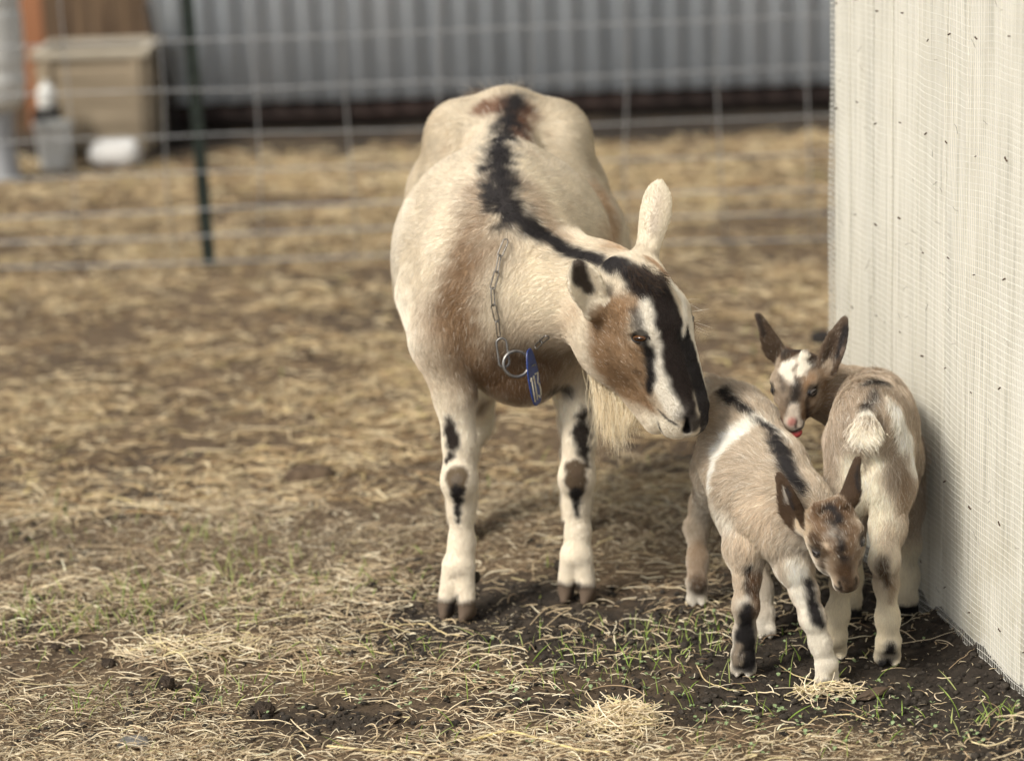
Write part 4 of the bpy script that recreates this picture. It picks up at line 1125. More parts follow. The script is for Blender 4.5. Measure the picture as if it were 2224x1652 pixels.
    S([(1424, 896, 2.6), (1440, 914, 3), (1462, 929, 3), (1492, 938, 2.6)], BLACK * 1.5, .0016, .0008, 1)
    # ears
    ear = sk.tag == 'ear'
    sk.blend(ear * 1.0, WHITE * [.93, .90, .84])
    S([(1254, 585, 16), (1266, 610, 20), (1280, 638, 13)], np.array([.05, .037, .03]), .005, .004, .97, only=ear * 1.0)
    S([(1420, 440, 10), (1412, 500, 12)], np.array([.62, .54, .46]), .01, .006, .5, only=ear * 1.0)
    # legs
    S([(968, 918, 12), (971, 945, 17), (974, 966, 15), (965, 1000, 6)], BLACK * 1.3 + [.01, .004, 0], .007, .014, 1, freq=90)
    S([(1272, 905, 15), (1268, 945, 22), (1274, 985, 14), (1280, 1005, 8)], BLACK * 1.3 + [.008, .004, 0], .008, .014, 1, freq=90)
    S([(990, 1036, 27), (994, 1062, 21)], np.array([.15, .105, .06]), .006, .008, .95, freq=100)
    S([(988, 1046, 12)], np.array([.20, .165, .13]), .006, .006, .8)
    S([(991, 1072, 14), (991, 1108, 10), (990, 1142, 5)], BLACK * 1.6, .005, .010, 1, freq=110)
    S([(1252, 1008, 24), (1252, 1045, 28), (1256, 1078, 17)], np.array([.085, .055, .03]), .007, .010, .97, freq=100)
    S([(1256, 1078, 14), (1257, 1100, 9), (1257, 1122, 4)], BLACK * 1.4, .005, .008, 1, freq=110)
    S([(1252, 1032, 10)], np.array([.11, .075, .05]), .004, .004, .8)
    S([(1225, 855, 16), (1210, 850, 12)], BLACK * 1.5, .01, .008, .9)
    S([(1045, 900, 14), (1058, 880, 14)], BROWN * .9, .02, .01, .8)
    foot_m = sk.tag == 'foot'
    sk.blend(foot_m * sstep(.046, .034, V[:, 2] + .008 * fbm(V, 40, 2, 3)), HORN * [1.1, 1, .95])
    sk.blend(sstep(.16, .03, V[:, 2]) * sstep(-.1, .7, fbm(V, 28, 3, 77)) * .5 * ~foot_m, TAN * .8)
    sk.blend((sk.tag == 'claw') * 1.0, HORN * .5)
    for x, y in ((985, 1318), (1250, 1290)):
        S([(x, y - 22, 4), (x, y + 10, 12)], BLACK * 1.5, .006, .003, .9)
    sk.fur = np.where(foot_m & (V[:, 2] < .032), 0, sk.fur)
    nose = sk.mask([H(.97, -.17, 0)], [.085 * L], .006, .004)
    sk.fur = sk.fur * (1 - nose)
    eyes = []
    for s in (1, -1):
        out = unit(w * s * .92 + v * .36 - n * .02)
        p = sk.surf(H(.39, -.115, s * .10), out); eyes.append((p - out * .009, out)); sk.bare(p, .0145)
    root = empty('nanny_goat', (gl[0] * .5 + gr[0] * .5, Yl, 0))
    def inv(o):
        o.matrix_parent_inverse = root.matrix_basis.inverted(); return o
    tag(root, 'large cream doe with black back stripe and beard, lowering her head towards the kids', 'goat')
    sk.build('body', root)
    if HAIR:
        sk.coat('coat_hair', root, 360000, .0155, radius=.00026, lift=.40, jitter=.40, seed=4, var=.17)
    for p, out in eyes: eye(root, p, out, n * .35 + v * .9, .0175, MAT['amber_eye'], .44)
    jaw = [H(u_, v_, w_) for u_, v_, w_ in ((.40, -.66, -.05), (.46, -.655, -.07), (.52, -.64, -.06), (.58, -.62, -.05), (.64, -.59, -.05), (.70, -.56, -.05), (.76, -.53, -.04))]
    tip = at(1345, 1022, jaw[3][1] - .01)
    tuft('beard', root, jaw, [unit(tip - j) for j in jaw], [.09, .105, .12, .11, .075, .05, .025], [WHITE * [1.05, .98, .84], WHITE * [.95, .84, .64]], int(2300 * HAIR) + 50, spread=.15, sag=.06, wave=.14, rspread=.008, radius=.00034)
    fl_ = [sk.snap(x, y) for x, y in ((1385, 590), (1405, 600), (1420, 612), (1370, 580), (1400, 585), (1430, 600))]
    tuft('forelock', root, fl_, [unit(n * .7 + v * .5 + w * s_) for s_ in (-.5, 0, .3, -.6, 0, .5)], [.016], [BLACK * 1.5, BLACK * 2, BROWN * .5], int(3000 * HAIR) + 10, spread=.4, sag=.1, rspread=.008, radius=.0002)
    tl = [at(1060, 222, 5.22), at(1045, 220, 5.23), at(1075, 220, 5.2), at(1100, 218, 5.18), at(1120, 222, 5.16)]
    tuft('tail_hair', root, tl, [(-.5, .6, .1), (-.7, .5, -.1), (-.2, .7, .2), (.2, .6, .3), (0, .6, .3)], [.07], [BLACK * 2, BROWN * .8, BLACK * 1.6, CREAM * .7], int(1500 * HAIR) + 20, spread=.4, sag=.35)
    # whiskers by the far eye
    wk = [H(.30, -.1, .2), H(.36, -.08, .2), H(.42, -.1, .2)]
    tuft('whisker', root, wk, [(1, -.1, .35), (1, 0, .1), (1, 0, -.1)], [.035], [WHITE], 16, spread=.35, sag=.05, radius=.0002)
    for o in root.children: o.matrix_parent_inverse = root.matrix_basis.inverted()
    return sk, fr, H, root

# ------------------------------------------------------------------ the kid in front
def build_front_kid():
    b = Body()
    back = (-.25, .8, -.5)
    f1, f2 = ground(1612, 1468), ground(1806, 1487)
    h1, h2 = ground(1514, 1315), ground(1662, 1385)
    b.chain([(1604, 915, 4.47, 66), (1612, 985, 4.37, 78), (1642, 1065, 4.24, 84), (1682, 1105, 4.16, 76)], k=.04, flow=back)
    b.chain([(1598, 1000, 4.40, 66), (1642, 1090, 4.26, 74)], k=.04, flow=back)
    b.chain([(1592, 882, 4.50, 42), (1630, 932, 4.40, 48), (1683, 1014, 4.27, 52), (1735, 1080, 4.16, 50)], k=.04, flow=(-.3, .8, 0), fur=1.2)
    b.chain([(1690, 1088, 4.18, 80), (1738, 1120, 4.13, 66), (1778, 1142, 4.11, 54)], k=.03, flow=(-.5, .5, -.5), fur=.9)
    b.chain([(1680, 1130, 4.15, 62), (1690, 1165, 4.13, 42)], k=.03, flow=(0, 0, -1), fur=.9)
    # forelegs
    Y = f1[1]
    b.chain([(1625, 1110, 4.22, 62), (1620, 1190, Y + .02, 40), (1622, 1255, Y + .01, 28), (1619, 1315, Y, 28), (1617, 1375, Y + .01, 23), (1613, 1420, Y + .01, 27)], k=.022, fur=[1, .6, .38, .32, .32], thin=.78)
    foot(b, at(1613, 1418, Y + .01), f1, .0225, spread=.5)
    Y = f2[1]
    b.chain([(1700, 1120, 4.14, 58), (1722, 1220, Y + .03, 35), (1746, 1285, Y + .02, 28), (1764, 1340, Y + .01, 27), (1780, 1395, Y + .01, 21), (1794, 1440, Y + .01, 25)], k=.022, fur=[1, .6, .42, .38, .38], thin=.78)
    foot(b, at(1794, 1438, Y + .01), f2, .0235, spread=.5)
    # hind legs
    Y = h1[1]
    b.chain([(1580, 930, 4.48, 56), (1564, 1020, 4.47, 52), (1532, 1095, Y + .06, 32), (1513, 1145, Y + .07, 26), (1515, 1215, Y + .03, 21), (1513, 1262, Y + .01, 25)], k=.022, fur=[1, .9, .65, .42, .36], thin=.78)
    foot(b, at(1512, 1260, Y + .01), h1, .0195, spread=.5)
    Y = h2[1]
    b.chain([(1632, 960, 4.42, 58), (1645, 1060, 4.38, 52), (1645, 1160, Y + .08, 34), (1645, 1210, Y + .08, 28), (1652, 1280, Y + .05, 24), (1658, 1330, Y + .03, 27)], k=.022, fur=[1, .9, .65, .42, .36], thin=.78)
    foot(b, at(1658, 1328, Y + .03), h2, .0195, spread=.5)
    b.chain([(1585, 850, 4.55, 20), (1550, 842, 4.60, 15), (1528, 850, 4.62, 8)], k=.015, fur=1.3)                     # tail
    fr = head_frame(1797, 1086, 4.020, 1842, 1278, 3.945, R(10), low=.27)
    H = head(b, fr, kid=True, fur=.46)
    O, n, v, w, L = fr
    eb = H(.16, -.30, -.24)
    b.ear(eb, at(1697, 1043, 4.07) - eb, np.array([-.75, -.35, .1]), .098, .0165, cup=.7, th=.0042, k=.012)
    b.cone(H(.18, -.28, -.15), eb, .022, .016, .015, flow=(-1, 0, .6), fur=.5, tg='earbase')
    eb2 = H(.06, -.26, .16)
    b.ear(eb2, at(1861, 1000, 4.08) - eb2, np.array([.85, -.15, .1]), .088, .0165, cup=.7, th=.0042, k=.012)
    b.cone(H(.12, -.26, .12), eb2, .022, .016, .015, flow=(.3, 0, 1), fur=.5, tg='earbase')
    sk = Skin(b, .0030 if not QUICK else .005)
    V = sk.V; S = sk.stroke
    sk.C[:] = KTAN
    sk.blend(sstep(0, .8, fbm(V, 16, 3, 2)) * .45, KTAN * [1.35, 1.35, 1.35])
    sk.blend(sstep(.1, .8, fbm(V, 40, 3, 12)) * .35, KTAN * .68)
    sk.blend(sstep(.16, .06, V[:, 2]) * .6, WHITE * .9)
    sk.blend(sstep(.1, -.6, sk.N[:, 2]) * sstep(.10, .2, V[:, 2]) * .5, WHITE * .85)
    S([(1640, 1120, 60), (1620, 1180, 40), (1600, 1230, 20)], KTAN * 1.5, .03, .02, .7)
    S([(1745, 1130, 40), (1770, 1160, 30)], KTAN * [1.55, 1.5, 1.35], .02, .015, .7)
    # white belt and throat, pale belly
    S([(1655, 908, 13), (1610, 935, 22), (1570, 965, 34), (1548, 1005, 26), (1538, 1060, 14)], WHITE, .006, .008, 1, seed=5)
    S([(1650, 908, 13), (1690, 930, 9), (1722, 965, 4)], WHITE, .005, .006, .95, seed=5)
    S([(1550, 1110, 24), (1580, 1130, 18)], WHITE * .9, .02, .01, .8)
    # stripe
    S([(1578, 840, 13), (1590, 868, 15), (1615, 888, 13), (1640, 902, 9)], BLACK * 1.3, .006, .006, 1, seed=6)
    S([(1655, 917, 11), (1680, 930, 16), (1700, 970, 19), (1720, 1010, 20), (1738, 1045, 17), (1752, 1070, 9)], BLACK * 1.5, .007, .008, 1, seed=7)
    # head
    FB = np.array([.17, .105, .06])
    sk.blend(sk.mask([H(.10, -.12, 0), H(.5, -.16, 0), H(.85, -.24, 0)], [.27 * L, .24 * L, .13 * L], .014, .010) * (sk.tag != 'ear') * .85, np.array([.27, .185, .115]))
    S([(1765, 1120, 26), (1800, 1105, 38), (1845, 1105, 24)], FB * [.9, .86, .82], .012, .012, .95)
    S([(1785, 1155, 28), (1830, 1180, 28), (1852, 1150, 22), (1850, 1200, 20)], FB * 1.1, .014, .012, .75)
    S([(1806, 1106, 17), (1818, 1120, 15)], BLACK * 1.6, .012, .018, 1, freq=120)
    S([(1815, 1142, 12), (1826, 1150, 10)], BLACK * 3, .010, .016, .7, freq=150)
    S([(1805, 1155, 9), (1835, 1160, 8)], WHITE * .7, .008, .016, .4, freq=160)
    S([(1826, 1165, 7), (1832, 1190, 8), (1837, 1225, 11), (1839, 1250, 13)], BLACK * 2.0, .008, .010, .95, freq=120)
    S([(1800, 1150, 8), (1805, 1170, 7)], WHITE * .6, .010, .014, .3, freq=140)
    S([(1762, 1168, 13), (1772, 1186, 12)], BROWN * .5, .007, .006, .95)
    S([(1786, 1212, 9), (1784, 1238, 6)], BROWN * .6, .006, .005, .9)
    S([(1790, 1190, 6), (1794, 1200, 4)], KTAN * 1.7, .005, .004, .8)
    S([(1832, 1250, 18), (1842, 1275, 18)], BROWN * .6, .010, .006, .92)
    S([(1790, 1258, 10), (1800, 1272, 9)], WHITE * .8, .008, .006, .7)
    S([(1806, 1275, 3), (1820, 1288, 3.2), (1842, 1294, 3)], BLACK * 2, .002, .001, .9)
    S([(1842, 1262, 5), (1822, 1262, 4)], BLACK * 1.6, .004, .002, .8)
    ear = sk.tag == 'ear'
    sk.blend(ear * 1.0, FB * [.5, .5, .52])
    S([(1705, 1060, 6), (1718, 1100, 5)], BLACK * 1.6, .004, .003, .9, only=ear * 1.0)
    S([(1699, 1070, 5), (1704, 1092, 6)], WHITE * .6, .004, .003, .8, only=ear * 1.0)
    S([(1861, 1010, 3), (1858, 1045, 4), (1856, 1070, 4)], BLACK * 1.6, .003, .002, .9, only=ear * 1.0)
    # legs
    S([(1592, 1240, 20), (1600, 1290, 18)], KTAN * 1.35, .012, .01, .6)
    S([(1632, 1232, 9), (1634, 1262, 14), (1640, 1290, 13)], BLACK * 1.3, .006, .007, 1)
    S([(1618, 1290, 10), (1600, 1300, 12)], WHITE * .92, .008, .008, .9)
    S([(1624, 1318, 17), (1624, 1360, 18), (1622, 1400, 26), (1618, 1440, 32)], BLACK * 1.4, .006, .007, 1)
    S([(1592, 1400, 9), (1590, 1440, 8)], KTAN, .006, .006, .7)
    S([(1606, 1420, 3), (1608, 1450, 3)], KTAN * .9, .004, .004, .7)
    S([(1612, 1468, 6)], WHITE * .8, .004, .003, .8)
    S([(1722, 1230, 22), (1730, 1280, 26), (1755, 1350, 30), (1780, 1410, 30), (1800, 1460, 34)], WHITE, .012, .008, .95)
    S([(1757, 1258, 12), (1766, 1285, 15)], BLACK * 1.4, .006, .006, 1)
    S([(1772, 1310, 14), (1783, 1335, 16), (1792, 1358, 8)], BLACK * 1.3, .006, .006, 1)
    S([(1802, 1478, 7), (1806, 1492, 9)], BLACK * 1.6, .005, .004, .95)
    S([(1512, 1180, 24), (1512, 1230, 26)], TAN * [.9, .85, .8], .014, .01, .7)
    S([(1516, 1262, 18), (1520, 1285, 18)], BROWN * .5, .010, .006, .9)
    S([(1514, 1308, 22)], WHITE * .85, .008, .005, .9)
    S([(1650, 1250, 20), (1655, 1320, 18)], BROWN * 1.1, .010, .006, .8)
    S([(1660, 1352, 22), (1665, 1370, 18)], WHITE * .8, .008, .006, .8)
    S([(1668, 1372, 8)], BLACK * 2, .005, .004, .8)
    S([(1535, 848, 12), (1552, 842, 12)], WHITE * .9, .008, .005, .9)
    nose = sk.mask([H(.95, -.26, 0)], [.07 * L], .006, .003)
    sk.fur *= 1 - nose
    eyes = []
    for s in (1, -1):
        out = unit(w * s * .90 + v * .34 + n * .02)
        p = sk.surf(H(.50, -.20, s * .10), out); eyes.append((p - out * .0042, out)); sk.bare(p, .0128)
    sk.fur = np.where(V[:, 2] < .008, 0, sk.fur)
    sk.blend(sk.mask([H(.90, -.20, 0), H(.95, -.27, 0)], [.06 * L, .09 * L], .008, .003), BROWN * .38)
    for s in (1, -1):
        sk.blend(sk.mask([H(.895, -.185, s * .088), H(.95, -.225, s * .075)], [.018 * L, .024 * L], .003, .001), [.008, .006, .005])
        sk.blend(sk.mask([H(.97, -.38, s * .03), H(.88, -.395, s * .12), H(.72, -.40, s * .17)], [.004, .0035, .003], .002, .001), [.02, .015, .012])
    root = empty('goat_kid', (f1[0], f1[1], 0))
    tag(root, 'tan kid with black back stripe and white belt, nearest the camera with its head down', 'goat kid', 'young goat kids beside the wall')
    sk.build('body', root)
    if HAIR: sk.coat('coat_hair', root, 220000, .0205, radius=.00025, lift=.55, jitter=.55, seed=14, frost=.16, var=.22)
    for p, out in eyes: eye(root, p, out, n * .65 + v * .75, .0132, MAT['grey_eye'], .66)
    tuft('tail_hair', root, [at(1535, 848, 4.61), at(1550, 843, 4.60)], [(-.6, .5, -.2), (-.4, .5, 0)], [.035], [WHITE], int(400 * HAIR) + 10, spread=.3, sag=.4)
    for o in root.children: o.matrix_parent_inverse = root.matrix_basis.inverted()
    return sk, root

# ------------------------------------------------------------------ the kid by the wall, seen from behind, looking round
def build_wall_kid():
    b = Body()
    back = (.05, -.9, -.5)
    hr, hl = ground(1930, 1447), ground(1815, 1434)
    fr_, fl_ = ground(1968, 1338), ground(1846, 1350)
    b.chain([(1884, 918, 4.235, 74), (1898, 922, 4.33, 78), (1903, 905, 4.45, 72)], k=.04, flow=back)
    b.chain([(1896, 985, 4.30, 76), (1906, 1000, 4.38, 80), (1905, 980, 4.46, 72)], k=.04, flow=back)
    b.chain([(1888, 872, 4.25, 42), (1895, 865, 4.36, 46), (1895, 868, 4.46, 46)], k=.04, flow=(0, -1, 0), fur=1.1)
    b.chain([(1895, 900, 4.46, 74), (1840, 868, 4.48, 60), (1785, 845, 4.45, 50), (1755, 835, 4.43, 45)], k=.03, flow=(.8, .2, -.4), fur=.9)
    Y = hr[1]
    b.chain([(1922, 960, 4.24, 56), (1928, 1050, 4.22, 50), (1928, 1140, Y + .02, 40), (1920, 1215, Y - .015, 31), (1924, 1265, Y + .0, 25), (1927, 1340, Y + .0, 24), (1929, 1390, Y - .0, 28)], k=.022, fur=[1, .9, .65, .5, .42, .42], thin=.78)
    foot(b, at(1929, 1388, Y - .0), hr + np.array([0, .03, 0]), .0235, spread=.5)
    Y = hl[1]
    b.chain([(1848, 960, 4.25, 54), (1846, 1060, 4.24, 48), (1842, 1140, Y + .03, 37), (1838, 1205, Y - .01, 29), (1828, 1260, Y + .01, 23), (1818, 1330, Y + .01, 24), (1815, 1380, Y, 26)], k=.022, fur=[1, .9, .65, .5, .42, .42], thin=.78)
    foot(b, at(1815, 1378, Y), hl + np.array([0, .03, 0]), .021, spread=.5)
    for g, x in ((fr_, 1962), (fl_, 1850)):
        xg = project(g[None])[0][0][0]; Y = g[1]
        b.chain([(x, 990, 4.46, 52), (x, 1090, 4.45, 38), (xg, 1180, Y + .01, 29), (xg, 1250, Y + .01, 25), (xg, 1295, Y, 27)], k=.022, fur=[1, .8, .5, .5], thin=.78)
        foot(b, at(xg, 1293, Y), g + np.array([0, .02, 0]), .022, spread=.5)
    b.chain([(1878, 895, 4.17, 17), (1880, 925, 4.13, 16), (1872, 952, 4.11, 10)], k=.015, fur=.9)
    fr = head_frame(1726, 758, 4.39, 1717, 931, 4.32, R(-22), low=.27)
    H = head(b, fr, kid=True, fur=.40)
    O, n, v, w, L = fr
    eb = H(.03, -.26, -.20)
    b.ear(eb, at(1646, 686, 4.42) - eb, np.array([-.7, .4, -.5]), .100, .0125, cup=.8, th=.0045, k=.012)
    b.cone(H(.10, -.26, -.15), eb, .021, .014, .015, flow=(-.7, 0, 1), fur=.5, tg='earbase')
    eb2 = H(.16, -.30, .36)
    b.ear(eb2, at(1831, 702, 4.40) - eb2, np.array([-.35, -1, .1]), .098, .0155, cup=.75, th=.0042, k=.012)
    b.cone(H(.20, -.30, .20), eb2, .024, .016, .015, flow=(.3, 0, 1), fur=.5, tg='earbase')
    sk = Skin(b, .0030 if not QUICK else .005)
    V = sk.V; S = sk.stroke
    base = KTAN * [.95, .93, .93]
    sk.C[:] = base
    sk.blend(sstep(0, .8, fbm(V, 18, 3, 32)) * .4, base * 1.35)
    sk.blend(sstep(.1, .8, fbm(V, 45, 3, 42)) * .4, base * .7)
    sk.blend(sstep(.20, .12, V[:, 2]), WHITE * [.94, .90, .80])
    # rump and legs
    S([(1840, 1000, 24), (1850, 1060, 34), (1855, 1120, 36)], WHITE * [.95, .92, .86], .016, .012, .95)
    S([(1895, 990, 22), (1895, 1060, 30), (1910, 1130, 40), (1900, 1190, 40), (1930, 1200, 30)], WHITE * [.98, .95, .88], .016, .012, .95)
    S([(1932, 1050, 14), (1925, 1020, 16)], base * .9, .012, .01, .9)
    S([(1930, 858, 12), (1955, 890, 20), (1972, 940, 24), (1985, 1000, 24)], WHITE * .97, .006, .006, 1)
    S([(1930, 1140, 22), (1925, 1190, 16)], base * 1.35, .016, .012, .6)
    S([(1798, 1010, 14), (1800, 1060, 14)], base * .95, .014, .01, .9)
    S([(1900, 838, 13), (1895, 856, 13), (1882, 880, 8)], BLACK * 2, .010, .010, .9)
    S([(1882, 822, 12), (1905, 820, 10), (1925, 826, 6)], BLACK * 1.6, .008, .008, .95)
    S([(1876, 985, 3), (1876, 1020, 3)], BROWN * .5, .004, .003, .8)  # shaded gap between the thighs painted as a dark line
    S([(1908, 1222, 16), (1912, 1240, 15), (1925, 1270, 8)], BROWN * .45, .007, .007, .95)
    S([(1940, 1280, 8), (1938, 1310, 5)], TAN, .008, .006, .8)
    S([(1928, 1405, 12), (1928, 1430, 16), (1928, 1446, 18)], BLACK * 1.3, .005, .005, 1)
    S([(1905, 1425, 8), (1955, 1425, 8)], CREAM * .8, .006, .004, .8)
    S([(1975, 980, 12), (1970, 1050, 14), (1965, 1100, 14)], TAN * .8, .012, .01, .8)
    for g in (fr_, fl_): sk.blend(sk.mask([g, g + [0, .02, .012]], [.036, .034], .006, .005), BLACK * 1.2)
    tl = sk.mask([at(1880, 905, 4.15), at(1878, 950, 4.11)], [.014, .014], .006, .002)
    sk.blend(tl, WHITE)
    # head
    FB = np.array([.125, .072, .038])
    hm = sk.mask([H(.05, -.2, 0), H(.85, -.3, 0)], [.27 * L, .17 * L], .012, .008)
    hm = hm * (sk.z < zc_of(H(.2, -.45, 0)))
    sk.blend(hm, FB)
    S([(1690, 770, 14), (1730, 756, 14), (1765, 765, 14)], BLACK * 2, .010, .012, .85, freq=110)
    S([(1790, 820, 16), (1800, 860, 20), (1780, 900, 20), (1765, 930, 16)], TAN * [.75, .72, .68], .014, .010, .85)
    S([(1755, 880, 14), (1750, 905, 12)], TAN * [.85, .72, .55], .014, .008, .7)
    S([(1755, 815, 12), (1740, 840, 10)], TAN * [.9, .72, .5], .012, .008, .7)
    S([(1718, 832, 13), (1720, 860, 14), (1714, 880, 10)], BLACK * 2.0, .010, .008, .9)
    S([(1690, 815, 10), (1694, 850, 9)], BLACK * 2.4, .010, .008, .7)
    S([(1755, 870, 4), (1756, 895, 5), (1757, 912, 4)], BLACK * 1.8, .005, .004, .9)
    S([(1752, 790, 11), (1770, 785, 8)], BLACK * 2.2, .007, .005, .85)
    S([(1712, 786, 12), (1694, 798, 15), (1704, 815, 11), (1712, 826, 6)], WHITE * 1.05, .004, .005, 1, freq=100)
    S([(1732, 780, 13), (1742, 788, 12), (1728, 806, 9)], WHITE * 1.05, .004, .005, 1, freq=100)
    S([(1722, 780, 1.2), (1722, 812, 1.2)], FB, .003, .001, .6)
    S([(1748, 802, 4), (1745, 812, 3)], WHITE * .8, .004, .003, .8)
    S([(1716, 892, 10), (1714, 915, 16), (1730, 935, 15)], WHITE * [.9, .86, .84], .005, .004, .95)
    S([(1745, 938, 13), (1760, 935, 12)], WHITE * [.8, .76, .72], .008, .006, .9)
    S([(1712, 925, 8), (1724, 926, 9)], PINK, .004, .003, .9)
    S([(1729, 944, 3), (1742, 937, 3), (1752, 925, 2.4)], BLACK * 2, .002, .001, .9)
    ear = sk.tag == 'ear'
    sk.blend(ear * 1.0, np.array([.14, .098, .068]))
    S([(1648, 694, 4), (1654, 715, 4), (1664, 738, 4)], BLACK * 2, .004, .002, .85, only=ear * 1.0)
    S([(1828, 712, 9), (1820, 740, 10), (1810, 775, 9)], BLACK * 2, .006, .004, .95, only=ear * 1.0)
    S([(1824, 755, 3), (1818, 775, 4)], np.array([.25, .19, .15]), .004, .003, .7, only=ear * 1.0)
    nose = sk.mask([H(.95, -.26, 0)], [.07 * L], .006, .003)
    sk.fur *= 1 - nose
    eyes = []
    for s in (1, -1):
        out = unit(w * s * .90 + v * .34 + n * .02)
        p = sk.surf(H(.50, -.20, s * .10), out); eyes.append((p - out * .0042, out)); sk.bare(p, .0128)
    sk.fur = np.where(V[:, 2] < .008, 0, sk.fur)
    for s in (1, -1):
        sk.blend(sk.mask([H(.895, -.185, s * .088), H(.95, -.225, s * .075)], [.014 * L, .020 * L], .003, .001), [.10, .03, .025])
        sk.blend(sk.mask([H(.97, -.38, s * .03), H(.88, -.395, s * .12), H(.72, -.40, s * .17)], [.0035, .003, .003], .002, .001), [.02, .015, .012])
    root = empty('goat_kid', (hr[0], hr[1], 0))
    tag(root, 'kid with white forehead patch, rump to the camera beside the netted wall, licking its lips', 'goat kid', 'young goat kids beside the wall')
    sk.build('body', root)
    if HAIR: sk.coat('coat_hair', root, 210000, .0205, radius=.00025, lift=.55, jitter=.55, seed=24, frost=.14, var=.22)
    for p, out in eyes: eye(root, p, out, n * .65 + v * .75, .0132, MAT['grey_eye'], .66)
    # tongue tip
    bm = bmesh.new(); bmesh.ops.create_uvsphere(bm, u_segments=16, v_segments=10, radius=1)
    me = bpy.data.meshes.new('tongue'); bm.to_mesh(me); bm.free()
    me.polygons.foreach_set('use_smooth', np.ones(len(me.polygons), bool))
    mt = mat_noise('tongue', [(.3, (.42, .06, .06)), (.7, (.55, .10, .09))], 80, .3, spec=.6)
    t = link('tongue', me, mt, root)
    p = H(.985, -.355, .01)
    a = n * .012; c = w * .017; d = v * .009
    t.matrix_local = Matrix([[a[i], c[i], d[i], p[i]] for i in range(3)] + [[0, 0, 0, 1]])
    tr = [at(1872, 925, 4.12), at(1885, 930, 4.12), at(1892, 940, 4.12), at(1865, 945, 4.11), at(1880, 952, 4.10)]
    tuft('tail_hair', root, tr, [(-.5, -.5, -.4), (.1, -.6, -.4), (.5, -.4, -.3), (-.5, -.4, -.3), (.4, -.4, -.5)], [.012], [WHITE * 1.1, WHITE * [1.05, 1, .9]], int(2600 * HAIR) + 10, spread=.22, sag=.4, wave=.12, radius=.0003)
    for o in root.children: o.matrix_parent_inverse = root.matrix_basis.inverted()
    return sk, root

DOE, DFR, DH, DROOT = build_doe()
KID1, K1ROOT = build_front_kid()
KID2, K2ROOT = build_wall_kid()

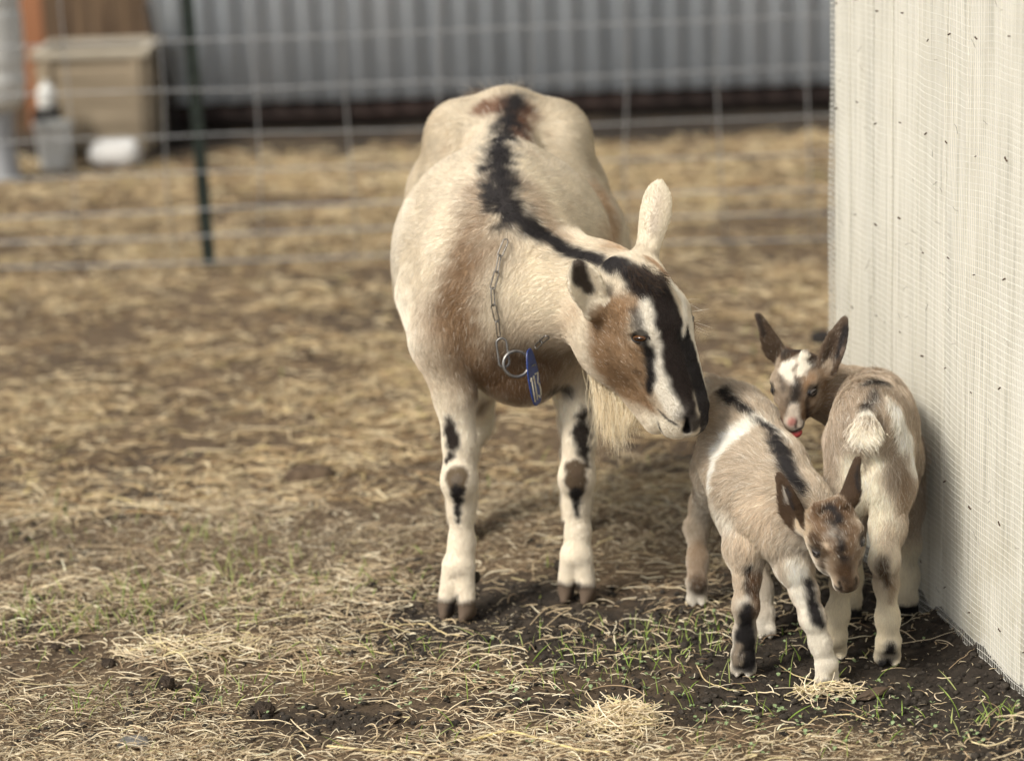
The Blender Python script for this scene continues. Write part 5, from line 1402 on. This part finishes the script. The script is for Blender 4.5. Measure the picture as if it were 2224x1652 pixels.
# ------------------------------------------------------------------ chain collar with ring and number tag
def build_collar():
    sk = DOE
    MAT['steel'] = mat_noise('steel', [(.3, (.15, .145, .135)), (.7, (.27, .26, .245))], 120, .38, metallic=.85)
    MAT['blue_tag'] = mat_noise('blue_tag', [(.3, (.012, .035, .17)), (.7, (.02, .055, .24))], 60, .4, spec=.5)
    MAT['tag_ink'] = mat_noise('tag_ink', [(.3, (.60, .55, .42)), (.7, (.72, .68, .56))], 200, .6)
    path = [(1100, 516), (1086, 538), (1076, 562), (1072, 590), (1066, 622), (1068, 652), (1074, 680), (1078, 706), (1084, 732)]
    P = np.array([sk.snap(x, y) for x, y in path])
    P = P + np.array([sk.normal_at(p) for p in P]) * .011
    Q = np.array([sk.snap(x, y) for x, y in ((1160, 762), (1172, 752), (1188, 740))]); Q = Q + (CAM - Q) / np.linalg.norm(CAM - Q, axis=1, keepdims=True) * .012
    root = empty('chain_collar', tuple(P[-1])); base = P[-1].copy()
    tag(root, 'steel chain collar with a ring and blue number tag round the doe\'s neck', 'collar')
    def resample(A, step):
        d = np.r_[0, np.cumsum(np.linalg.norm(np.diff(A, axis=0), axis=1))]; n = max(2, int(round(d[-1] / step)) + 1)
        q = np.linspace(0, d[-1], n); return np.stack([np.interp(q, d, A[:, i]) for i in range(3)], 1)
    def link_ring(a, b, flat, wid, rad, name):
        """an oval chain link from a to b; flat = direction across it."""
        u = b - a; L = np.linalg.norm(u); u = u / L; s = unit(flat - u * (flat @ u)); h = L / 2 + rad * 1.2
        pts = []
        for t in np.arange(24) / 24 * 2 * np.pi:
            cx, sy = math.cos(t), math.sin(t)
            pts.append((a + b) / 2 + u * (np.sign(cx) * max(h - wid, 0) + wid * cx) + s * wid * sy)
        V, F = tube(np.array(pts) - base, rad, 8, close=True)
        return link(name, mesh_faces(name, V, F), MAT['steel'], root)
    def run(A, step, wid, rad, first=0):
        B = resample(A, step)
        for i in range(len(B) - 1):
            n = sk.normal_at(B[i]); u = unit(B[i + 1] - B[i]); across = np.cross(u, n)
            link_ring(B[i], B[i + 1], across if (i + first) % 2 == 0 else n * .8 + across * .35, wid, rad, 'chain_link')
    run(P, .033, .0048, .0013); run(Q, .025, .0048, .0014, 1)
    e = P[-1]
    d = np.array([0, -1.0, 0])
    c1 = at(1088, 738, e[1] - .012); c2 = at(1095, 794, e[1] - .022)
    link_ring(c1, c2, RIGHT, .0098, .0024, 'quick_link')
    Yr_ = c2[1] - .002
    rc = at(1121, 790, Yr_); R_ = metre(28, rc)
    pts = [rc - base + RIGHT * R_ * math.cos(t) + UP * R_ * math.sin(t) + FWD * .006 * math.cos(t) for t in np.arange(40) / 40 * 2 * np.pi]
    V, F = tube(np.array(pts), .0032, 10, close=True); link('ring', mesh_faces('ring', V, F), MAT['steel'], root)
    # tag: a rounded plate hanging edge-on-ish
    up = unit(at(1147, 756, Yr_) - at(1168, 880, Yr_)); side = unit(RIGHT * .34 + np.array([0, .92, 0]) + 0 * up); side = unit(side - up * (side @ up)); nrm = unit(np.cross(side, up))
    if nrm @ (CAM - rc) < 0: nrm = -nrm
    cen = at(1158, 818, Yr_ - .012); H_, W_ = metre(126, cen) * .5, .029
    out = []
    for t in np.arange(48) / 48 * 2 * np.pi:
        cx, sy = math.cos(t), math.sin(t)
        a = np.sign(cx) * abs(cx) ** .55 * W_ * (1 - .30 * max(0, sy)); b_ = np.sign(sy) * abs(sy) ** .8 * H_; out.append((a, b_))
    V, F = [], []
    th = .0016
    for s in (1, -1):
        for sc in (1.0, .93):
            for a, b_ in out: V.append(cen - base + side * a * sc + up * b_ * (sc if sc == 1 else .97) + nrm * s * (th * (.4 if sc == 1 else 1)))
    n = 48
    for k in range(n):
        j = (k + 1) % n
        F += [(k, j, n + j, n + k), (2 * n + j, 2 * n + k, 3 * n + k, 3 * n + j), (j, k, 2 * n + k, 2 * n + j)]
    F += [tuple(n + k for k in range(n)), tuple(3 * n + k for k in reversed(range(n)))]
    me = bpy.data.meshes.new('number_tag'); me.from_pydata([tuple(v) for v in V], [], F); me.update()
    tg = link('number_tag', me, MAT['blue_tag'], root); tg['label'] = 'blue oval tag reading 113'
    rgt = side if side @ RIGHT > 0 else -side
    def glyph(strokes, ox, wd, hh, y0):
        VV, FF = [], []
        for st in strokes:
            pts = [cen - base + rgt * (ox + a * wd) + up * (y0 + b_ * hh) + nrm * (th + .0007) for a, b_ in st]
            v, f = tube(np.array(pts), .0019, 6); FF += [tuple(i + len(VV) for i in q) for q in f]; VV += list(v)
        o = link('digit', mesh_faces('digit', VV, FF), MAT['tag_ink'], tg)
        return o
    one = [[(.5, 0), (.5, 1)], [(.5, 1), (.2, .86)]]
    three = [[(0, 1), (.95, 1), (.4, .60), (.8, .52), (1, .30), (.8, .06), (.4, 0), (0, .12)]]
    y0 = -.80 * H_; hh = H_ * .86
    glyph(one, -.025, .012, hh, y0); glyph(one, -.011, .012, hh, y0); glyph(three, .004, .016, hh, y0)
    V, F = tube([at(1148, 800, Yr_ - .010) - base, at(1152, 795, Yr_ - .016) - base, at(1158, 793, Yr_ - .016) - base, at(1162, 792, Yr_ - .008) - base], .0017, 8); link('tag_loop', mesh_faces('tag_loop', V, F), MAT['steel'], root)
build_collar()
